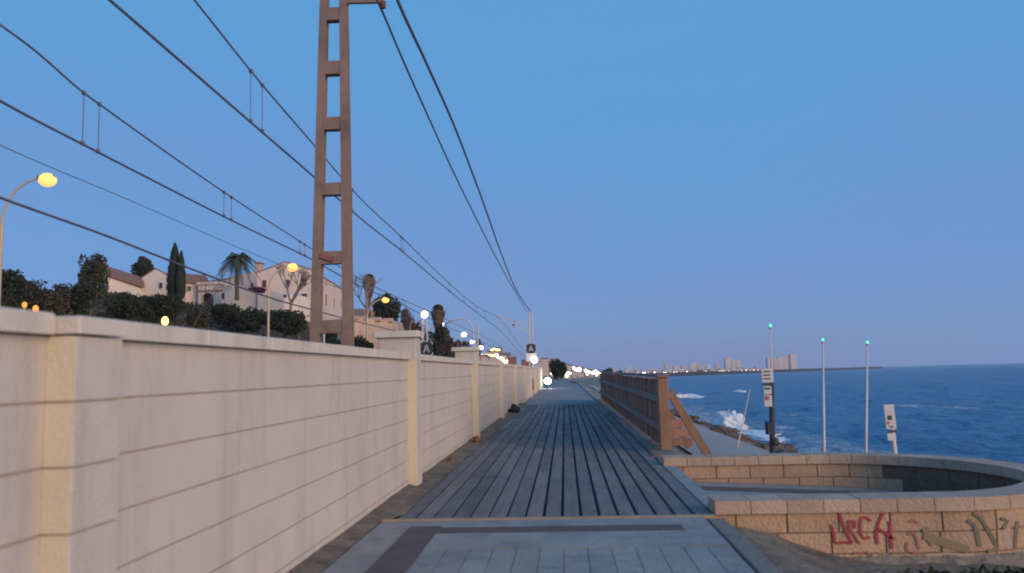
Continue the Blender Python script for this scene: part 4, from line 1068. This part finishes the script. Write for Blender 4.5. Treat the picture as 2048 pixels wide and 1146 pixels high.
def fan_palm(px, ptop, pskirt, pb, wpx, Y, label):
    c = P(px, (ptop * .6 + pskirt * .4), Y); b = P(px, pb, Y); sk = P(px, pskirt, Y); top = P(px, ptop, Y); w = wpx * Y / FPX / 2; rr = random.Random(px); t = thing('fan_palm', (b.x, Y, b.z - 2), label, 'palm tree')
    MB().tube([(b.x, Y, b.z - 2), (c.x, Y, c.z)], [.3, .22], 9).build('trunk', M['bark'], t)
    m_ = MB()
    def fan(p, d, s):
        u = d.orthogonal().normalized(); v = d.cross(u).normalized()
        for k in range(9):
            an = -1.1 + 2.2 * k / 8; e = p + (d * math.cos(an) + u * math.sin(an)) * s; o = v * .03 + u * .03
            m_.add([p, p + (e - p) * .5 + u * .05 * math.cos(an) + Vector((0, 0, .03)), e - Vector((0, 0, s * .2)), p + (e - p) * .5 - u * .07], [(0, 1, 2, 3)])
    zc = top.z - w * .62
    for i in range(110):
        d = Vector((rr.gauss(0, 1), rr.gauss(0, 1), rr.uniform(-.3, 1.3))).normalized(); fan(Vector((c.x, Y, zc)) + d * w * .28, d, w * .45)
    m_.build('fronds', M['palmleaf'], t); m_ = MB()
    for i in range(1300):
        k = rr.random(); z = zc - w * .1 - (zc - sk.z) * k; r_ = w * (.95 - .55 * k) * rr.uniform(.5, 1); a = rr.uniform(0, 6.28)
        p = Vector((c.x + math.cos(a) * r_, Y + math.sin(a) * r_, z)); v = Vector((-math.sin(a), math.cos(a), 0)) * .12
        m_.add([p - v * .4, p + v * .4, p + v - Vector((0, 0, w * .3)), p - v - Vector((0, 0, w * .3))], [(0, 1, 2, 3)])
    m_.build('dry_skirt', M['palmdead'], t)
fan_palm(738, 547, 590, 640, 30, 110, 'fan palm with dry skirt above the fort wall, left of the two')
fan_palm(876, 608, 655, 715, 34, 104, 'fan palm with dry skirt beside the near lattice mast, right of the two')

def bare_tree(px, pt, pb, wpx, Y, label, m='palebark', seed=1, depth=5):
    b = P(px, pb, Y); h = (P(px, pt, Y).z - b.z); rr = random.Random(seed); t = thing('bare_tree', (b.x, Y, b.z - 1.5), label, 'tree'); m_ = MB(); m2_ = MB()
    def grow(p, d, L_, r_, k, mm):
        e = p + d * L_; mm.tube([p, p.lerp(e, .5) + Vector((rr.uniform(-.06, .06) * L_, 0, 0)), e], [r_, r_ * .85, r_ * .7], 6)
        if k == 0: return
        for i in range(3 if k < 4 else 3):
            q = (d + Vector((rr.gauss(0, .55), rr.gauss(0, .55), rr.uniform(.05, .5)))).normalized(); grow(e, q, L_ * rr.uniform(.55, .8), r_ * .62, k - 1, m2_)
    grow(Vector((b.x, Y, b.z - 1.5)), Vector((0, 0, 1)), 1.5 + h * .30, wpx * Y / FPX * .07, depth, m_)
    m_.build('trunk', M[m], t); m2_.build('crown', M[m], t)
bare_tree(582, 545, 632, 60, 100, 'pollarded bare tree in front of the pink house', seed=4)
bare_tree(734, 565, 640, 46, 104, 'bare tree behind the yellow street lamp and fort wall', seed=9)
bare_tree(388, 606, 668, 20, 50, 'thin grey bare tree left of the hedges above the wall', 'bark', 15, 4)

# ------------------------------------------------------------------ distant town
rr = random.Random(21)
def house(px0, px1, ptop, pbase, Y, label, m='town', roof=True, name='town_house', cat='house', g='pale houses of the far town', dep=None):
    a = P(px0, pbase, Y); b = P(px1, ptop, Y); w = b.x - a.x; dep = dep or w * .8; zb_ = a.z - 1.5
    t = thing(name, ((a.x + b.x) / 2, Y, zb_), label, cat, g)
    MB().box(a.x, b.x, Y, Y + dep, zb_, b.z).build('walls', M[m], t)
    if roof:
        h = w * .18; MB().add([(a.x - w * .04, Y - w * .04, b.z + .02), (b.x + w * .04, Y - w * .04, b.z + .02), (b.x + w * .04, Y + dep, b.z + .02), (a.x - w * .04, Y + dep, b.z + .02), (a.x, Y + dep / 2, b.z + h), (b.x, Y + dep / 2, b.z + h)],
                              [(0, 1, 5, 4), (2, 3, 4, 5), (1, 2, 5), (3, 0, 4), (3, 2, 1, 0)]).build('roof', M['townr'], t)
    return t
for i, (a, b, c, d, Y, m) in enumerate([(1043, 1062, 722, 745, 150, 'townr'), (1074, 1084, 724, 748, 170, 'town'), (1082, 1096, 718, 750, 200, 'town'), (1094, 1108, 724, 750, 220, 'townr'), (1100, 1118, 720, 752, 260, 'town'), (1122, 1134, 728, 752, 300, 'town'),
                                      (1132, 1144, 731, 754, 360, 'town'), (1142, 1156, 734, 755, 420, 'town'), (1152, 1168, 737, 756, 480, 'town'), (1166, 1180, 739, 756, 520, 'townr'), (1178, 1192, 741, 757, 560, 'town'), (1190, 1204, 743, 757, 600, 'town'),
                                      (1016, 1032, 716, 740, 190, 'townr'), (998, 1016, 711, 735, 230, 'town'), (975, 996, 704, 735, 260, 'town'), (985, 1003, 697, 715, 330, 'townr'), (955, 975, 712, 735, 210, 'town'), (1003, 1020, 708, 725, 320, 'town')]):
    t = house(a, b, c, d, Y, ['pale house', 'terracotta house'][m == 'townr'] + ' of the far town, number of its row unclear' if False else ('pale small house in the far hillside town' if m == 'town' else 'reddish small house in the far hillside town'), m, g='far hillside town houses')
# high-rises over the bay
for i, (a, b, c, d, Y, m) in enumerate([(1225, 1231, 733, 745, 1500, 'tower2'), (1254, 1262, 732, 745, 1500, 'tower'), (1270, 1280, 737, 745, 1500, 'tower2'), (1300, 1308, 736, 745, 1500, 'tower'), (1330, 1338, 727, 744, 1600, 'tower2'), (1348, 1360, 732, 744, 1600, 'tower'),
                                      (1364, 1374, 730, 743, 1600, 'tower2'), (1380, 1394, 726, 743, 1650, 'tower'), (1396, 1406, 729, 743, 1650, 'tower2'), (1413, 1421, 729, 742, 1650, 'tower'), (1433, 1440, 728, 742, 1650, 'tower2'),
                                      (1452, 1462, 717, 742, 1700, 'tower'), (1464, 1472, 720, 741, 1700, 'tower2'), (1474, 1481, 720, 741, 1700, 'tower'), (1536, 1546, 714, 739, 1700, 'tower'), (1548, 1556, 716, 739, 1700, 'tower2'), (1558, 1566, 713, 738, 1700, 'tower'), (1568, 1576, 711, 738, 1720, 'tower2'), (1582, 1593, 708, 738, 1720, 'tower')]):
    t = house(a, b, c, d, Y, 'hazy pale high-rise block across the bay', m, False, 'tower_block', 'high-rise', 'high-rises across the bay', 14)
# low waterfront buildings
for k in range(26):
    px = 1236 + k * 11.4 + rr.uniform(-3, 3); Y = 1000 + k * 22; hgt = rr.uniform(3, 6)
    y0 = 748 - .025 * (px - 1130) + .8
    house(px, px + rr.uniform(6, 11), y0 - hgt, y0 + 2, Y, 'low pale waterfront building along the far coast', rr.choice(['town', 'tower', 'town', 'tower2']), False, 'waterfront_building', 'building', 'waterfront buildings along the far coast', 20)
tt = house(1396, 1407, 739, 748, 1000, 'dark square building standing on the far waterfront', 'townr', False, 'dark_building', 'building', None, 12)
# breakwater strip
mb = MB(); pr = None; vs = []
line = [(80, 790), (160, 925), (250, 1112), (350, 1262), (450, 1440), (600, 1708), (720, 1950), (770, 2085)]
for (x, y) in line:
    mb.v += [(x - 3, y + 14, SEA - 1), (x, y + 9, .5 + rr.uniform(0, .8)), (x + 4, y, .5 + rr.uniform(0, .8)), (x + 9, y - 6, SEA - 1)]
mb.f = [(j * 4 + i, j * 4 + i + 1, j * 4 + i + 5, j * 4 + i + 4) for j in range(len(line) - 1) for i in range(3)]; mb.m = [0] * len(mb.f)
tag(mb.build('breakwater', M['darkrock']), 'long dark rock breakwater running out to the horizon', 'breakwater')

def far_lamp(px, py, Y, r, m, lab, g, ph=5):
    p = P(px, py, Y); m_ = MB(); m_.cur = 0; m_.tube([(p.x, Y, p.z - ph), (p.x, Y, p.z)], r * .18, 5); m_.cur = 1; m_.ball((p.x, Y, p.z), (r, r, r * .8), 8, 6)
    tag(m_.build('distant_lamp', [M['galv'], M[m]], origin=(p.x, Y, p.z - ph)), lab, 'lamp', g)
gl = 'gold lights on the far hillside'; lab = 'small gold lamp of the glittering hillside beyond the wall'
for k in range(9): far_lamp(983 + k * 2.0 + rr.uniform(-.6, .6), 699 + rr.uniform(-1.5, 1.5), 250, .30, 'fargold', lab, gl, 4)
for k in range(12): far_lamp(961 + k * 3 + rr.uniform(-.8, .8), 711 + rr.uniform(-1.8, 1.8) - .1 * k, 230, .28, 'fargold', lab, gl, 4)
for k in range(22):
    far_lamp(990 + k * 1.6 + rr.uniform(-1, 1), 709 + k * 1.0 + rr.uniform(-2.5, 2.5), 225, .34, 'fargold' if rr.random() < .5 else 'farwhite', lab, gl, 3)
gl = 'white lights of the seaside town'; lab = 'small white street lamp of the seaside town at the path end'
for k in range(38):
    q = rr.random(); far_lamp(1147 + 62 * q, 737.5 + 7 * q + rr.uniform(-2.5, 2.5) + (7 * rr.random() if q > .4 else 0) * .8, 300 + 200 * q, .50, 'farwhite', lab, gl, 3)
for k in range(10): far_lamp(1131 + 14 * rr.random(), 745 + 8 * rr.random(), 240, .3, 'farwhite', lab, gl, 2)
for (a, b) in ((1102, 1112),):
    for k in range(4): far_lamp(a + rr.random() * (b - a), 745 + 6 * rr.random(), 200, .25, 'farwhite', lab, gl, 2)
gl = 'white lights along the far coast'; lab = 'tiny white lamp on the far coast across the water'
for px in (1246, 1270, 1274, 1286, 1290, 1309, 1328, 1332, 1348, 1353, 1374, 1393, 1412, 1416, 1420, 1428, 1433, 1438, 1442, 1446, 1450, 1454, 1458, 1466, 1475, 1484, 1492, 1500, 1508, 1516, 1566):
    far_lamp(px, 747.5 - .025 * (px - 1240) + rr.uniform(-.9, .5), 900 + (px - 1240) * 1.6, .72 if px > 1400 else .85, 'farwhite', lab, gl, 5)

# ------------------------------------------------------------------ bicycle with headlight
BY = 70; p = P(1095, 762, BY); bx = p.x; gz0 = G * BY - .02
t = thing('bicycle', (bx, BY, gz0), 'bicycle with dazzling white headlight coming along the far path', 'bicycle')
for yy_ in (BY, BY + 1.05):
    m_ = MB(); m_.tube([(bx, yy_ + .33 * math.cos(a * math.pi / 12), gz0 + .35 + .33 * math.sin(a * math.pi / 12)) for a in range(25)], .022, 6)
    w = m_.build('wheel', M['rubber'], t); m_ = MB()
    for a in range(8): m_.tube([(bx, yy_, gz0 + .35), (bx, yy_ + .32 * math.cos(a * .785), gz0 + .35 + .32 * math.sin(a * .785))], .003, 4)
    m_.build('spokes', M['galv'], w, origin=t['o'])
m_ = MB(); zz0 = gz0
J = dict(h=(bx, BY + .22, zz0 + .88), hl=(bx, BY + .18, zz0 + .74), f=(bx, BY, zz0 + .35), b=(bx, BY + .62, zz0 + .32), s=(bx, BY + .78, zz0 + .85), r=(bx, BY + 1.05, zz0 + .35))
for a_, b_ in (('h', 'f'), ('hl', 'b'), ('h', 's'), ('b', 's'), ('b', 'r'), ('s', 'r')): m_.tube([J[a_], J[b_]], .018, 6)
m_.build('frame', M['metal'], t)
MB().tube([(bx - .3, BY + .32, zz0 + 1.0), (bx - .08, BY + .2, zz0 + 1.02), (bx + .08, BY + .2, zz0 + 1.02), (bx + .3, BY + .32, zz0 + 1.0)], .014, 6).build('handlebar', M['metal'], t)
MB().tube([(bx, BY + .22, zz0 + .86), (bx, BY + .2, zz0 + 1.02)], .014, 6).build('stem', M['metal'], t)
MB().ball((bx, BY + .82, zz0 + .9), (.07, .13, .04), 10, 6).build('saddle', M['rubber'], t, smooth=True)
MB().tube([(bx + .02, BY + .6, zz0 + .32), (bx + .22, BY + .66, zz0)], .01, 5).build('kickstand', M['metal'], t)
MB().ball((p.x, BY + .02, p.z), (.28, .12, .28), 16, 10).build('headlight', M['cool'], t, smooth=True)

# ------------------------------------------------------------------ haze
hb = MB().box(-450, 900, -60, 3700, -8, 110).build('haze', bpy.data.materials.new('haze_air')); hb['kind'] = 'stuff'
hm = hb.data.materials[0]; hm.use_nodes = True; hn = hm.node_tree; hn.nodes.remove(hn.nodes['Principled BSDF'])
hv = hn.nodes.new('ShaderNodeVolumePrincipled'); hv.inputs['Density'].default_value = .0002; hv.inputs['Color'].default_value = (.85, .9, 1, 1)
hn.links.new(hv.outputs[0], hn.nodes['Material Output'].inputs['Volume'])

# ------------------------------------------------------------------ light
SUN_EL, SUN_AZ = 14.0, 132.0     # azimuth clockwise from +y
w = bpy.data.worlds.new('World'); scene.world = w; w.use_nodes = True; nt = w.node_tree; bg = nt.nodes['Background']
sky = nt.nodes.new('ShaderNodeTexSky'); sky.sky_type = 'NISHITA'; sky.sun_disc = False; sky.sun_elevation = R(SUN_EL); sky.sun_rotation = R(SUN_AZ)
sky.ozone_density = 4.0; sky.air_density = 1.0; sky.dust_density = .3
sky_s = nt.nodes.new('ShaderNodeVectorMath'); sky_s.operation = 'SCALE'; sky_s.inputs['Scale'].default_value = 1.0
nt.links.new(sky.outputs['Color'], sky_s.inputs[0])
tcw = nt.nodes.new('ShaderNodeTexCoord'); sep = nt.nodes.new('ShaderNodeSeparateXYZ'); nt.links.new(tcw.outputs['Generated'], sep.inputs[0])
wn = nt.nodes.new('ShaderNodeTexNoise'); wn.inputs['Scale'].default_value = 1.1; wn.inputs['Detail'].default_value = 4
wm = nt.nodes.new('ShaderNodeMapping'); wm.inputs['Scale'].default_value = (1, 1, 3.5); nt.links.new(tcw.outputs['Generated'], wm.inputs['Vector']); nt.links.new(wm.outputs['Vector'], wn.inputs['Vector'])
ad = nt.nodes.new('ShaderNodeMath'); ad.operation = 'MULTIPLY_ADD'; nt.links.new(wn.outputs['Fac'], ad.inputs[0]); ad.inputs[1].default_value = .22; nt.links.new(sep.outputs['Z'], ad.inputs[2])
rp = nt.nodes.new('ShaderNodeValToRGB'); el = rp.color_ramp.elements
el[0].position = .05; el[0].color = (1.62, 2.85, 6.6, 1); el[1].position = 1.0; el[1].color = (.75, 3.1, 6.6, 1)
for ps, c in ((.16, (1.62, 3.1, 6.8, 1)), (.30, (1.25, 3.35, 7.0, 1)), (.50, (1.12, 3.75, 7.4, 1))):
    e = el.new(ps); e.color = c
nt.links.new(ad.outputs[0], rp.inputs['Fac'])
wn2 = nt.nodes.new('ShaderNodeTexNoise'); wn2.inputs['Scale'].default_value = 2.2; wn2.inputs['Detail'].default_value = 5; wn2.inputs['Distortion'].default_value = .4
wm2 = nt.nodes.new('ShaderNodeMapping'); wm2.inputs['Scale'].default_value = (1, 1, 3.0); wm2.inputs['Location'].default_value = (3.1, 1.2, .4); wm2.inputs['Rotation'].default_value = (0, .12, 0)
nt.links.new(tcw.outputs['Generated'], wm2.inputs['Vector']); nt.links.new(wm2.outputs['Vector'], wn2.inputs['Vector'])
r2 = nt.nodes.new('ShaderNodeMapRange'); r2.inputs['From Min'].default_value = .40; r2.inputs['From Max'].default_value = .66; nt.links.new(wn2.outputs['Fac'], r2.inputs['Value'])
r3 = nt.nodes.new('ShaderNodeMapRange'); r3.inputs['From Min'].default_value = .42; r3.inputs['From Max'].default_value = .10; r3.inputs['To Max'].default_value = .8; nt.links.new(sep.outputs['Z'], r3.inputs['Value'])
r4 = nt.nodes.new('ShaderNodeMath'); r4.operation = 'MULTIPLY'; nt.links.new(r2.outputs['Result'], r4.inputs[0]); nt.links.new(r3.outputs['Result'], r4.inputs[1])
lil = nt.nodes.new('ShaderNodeMixRGB'); nt.links.new(r4.outputs[0], lil.inputs['Fac']); nt.links.new(rp.outputs['Color'], lil.inputs['Color1']); lil.inputs['Color2'].default_value = (1.75, 2.95, 6.6, 1)
mxw = nt.nodes.new('ShaderNodeMixRGB'); mxw.inputs['Fac'].default_value = .85
nt.links.new(sky_s.outputs[0], mxw.inputs['Color1']); nt.links.new(lil.outputs['Color'], mxw.inputs['Color2'])
nt.links.new(mxw.outputs['Color'], bg.inputs['Color']); bg.inputs['Strength'].default_value = .10
sd = bpy.data.lights.new('sun', 'SUN'); sd.energy = 2.5; sd.angle = R(35); sd.color = (1, .66, .36)
so = bpy.data.objects.new('sun', sd); COL.objects.link(so)
dv = Vector((math.sin(R(SUN_AZ)) * math.cos(R(SUN_EL)), math.cos(R(SUN_AZ)) * math.cos(R(SUN_EL)), math.sin(R(SUN_EL))))
so.rotation_euler = dv.to_track_quat('Z', 'Y').to_euler(); so.location = dv * 50
scene.view_settings.view_transform = 'Standard'; scene.view_settings.look = 'None'; scene.view_settings.gamma = 1; scene.view_settings.exposure = 0
scene.render.filter_size = 1.8 if hasattr(scene.render, 'filter_size') else 1.5
scene.cycles.filter_width = 1.9
for o in list(bpy.data.objects):
    if 'o' in o.keys(): del o['o']
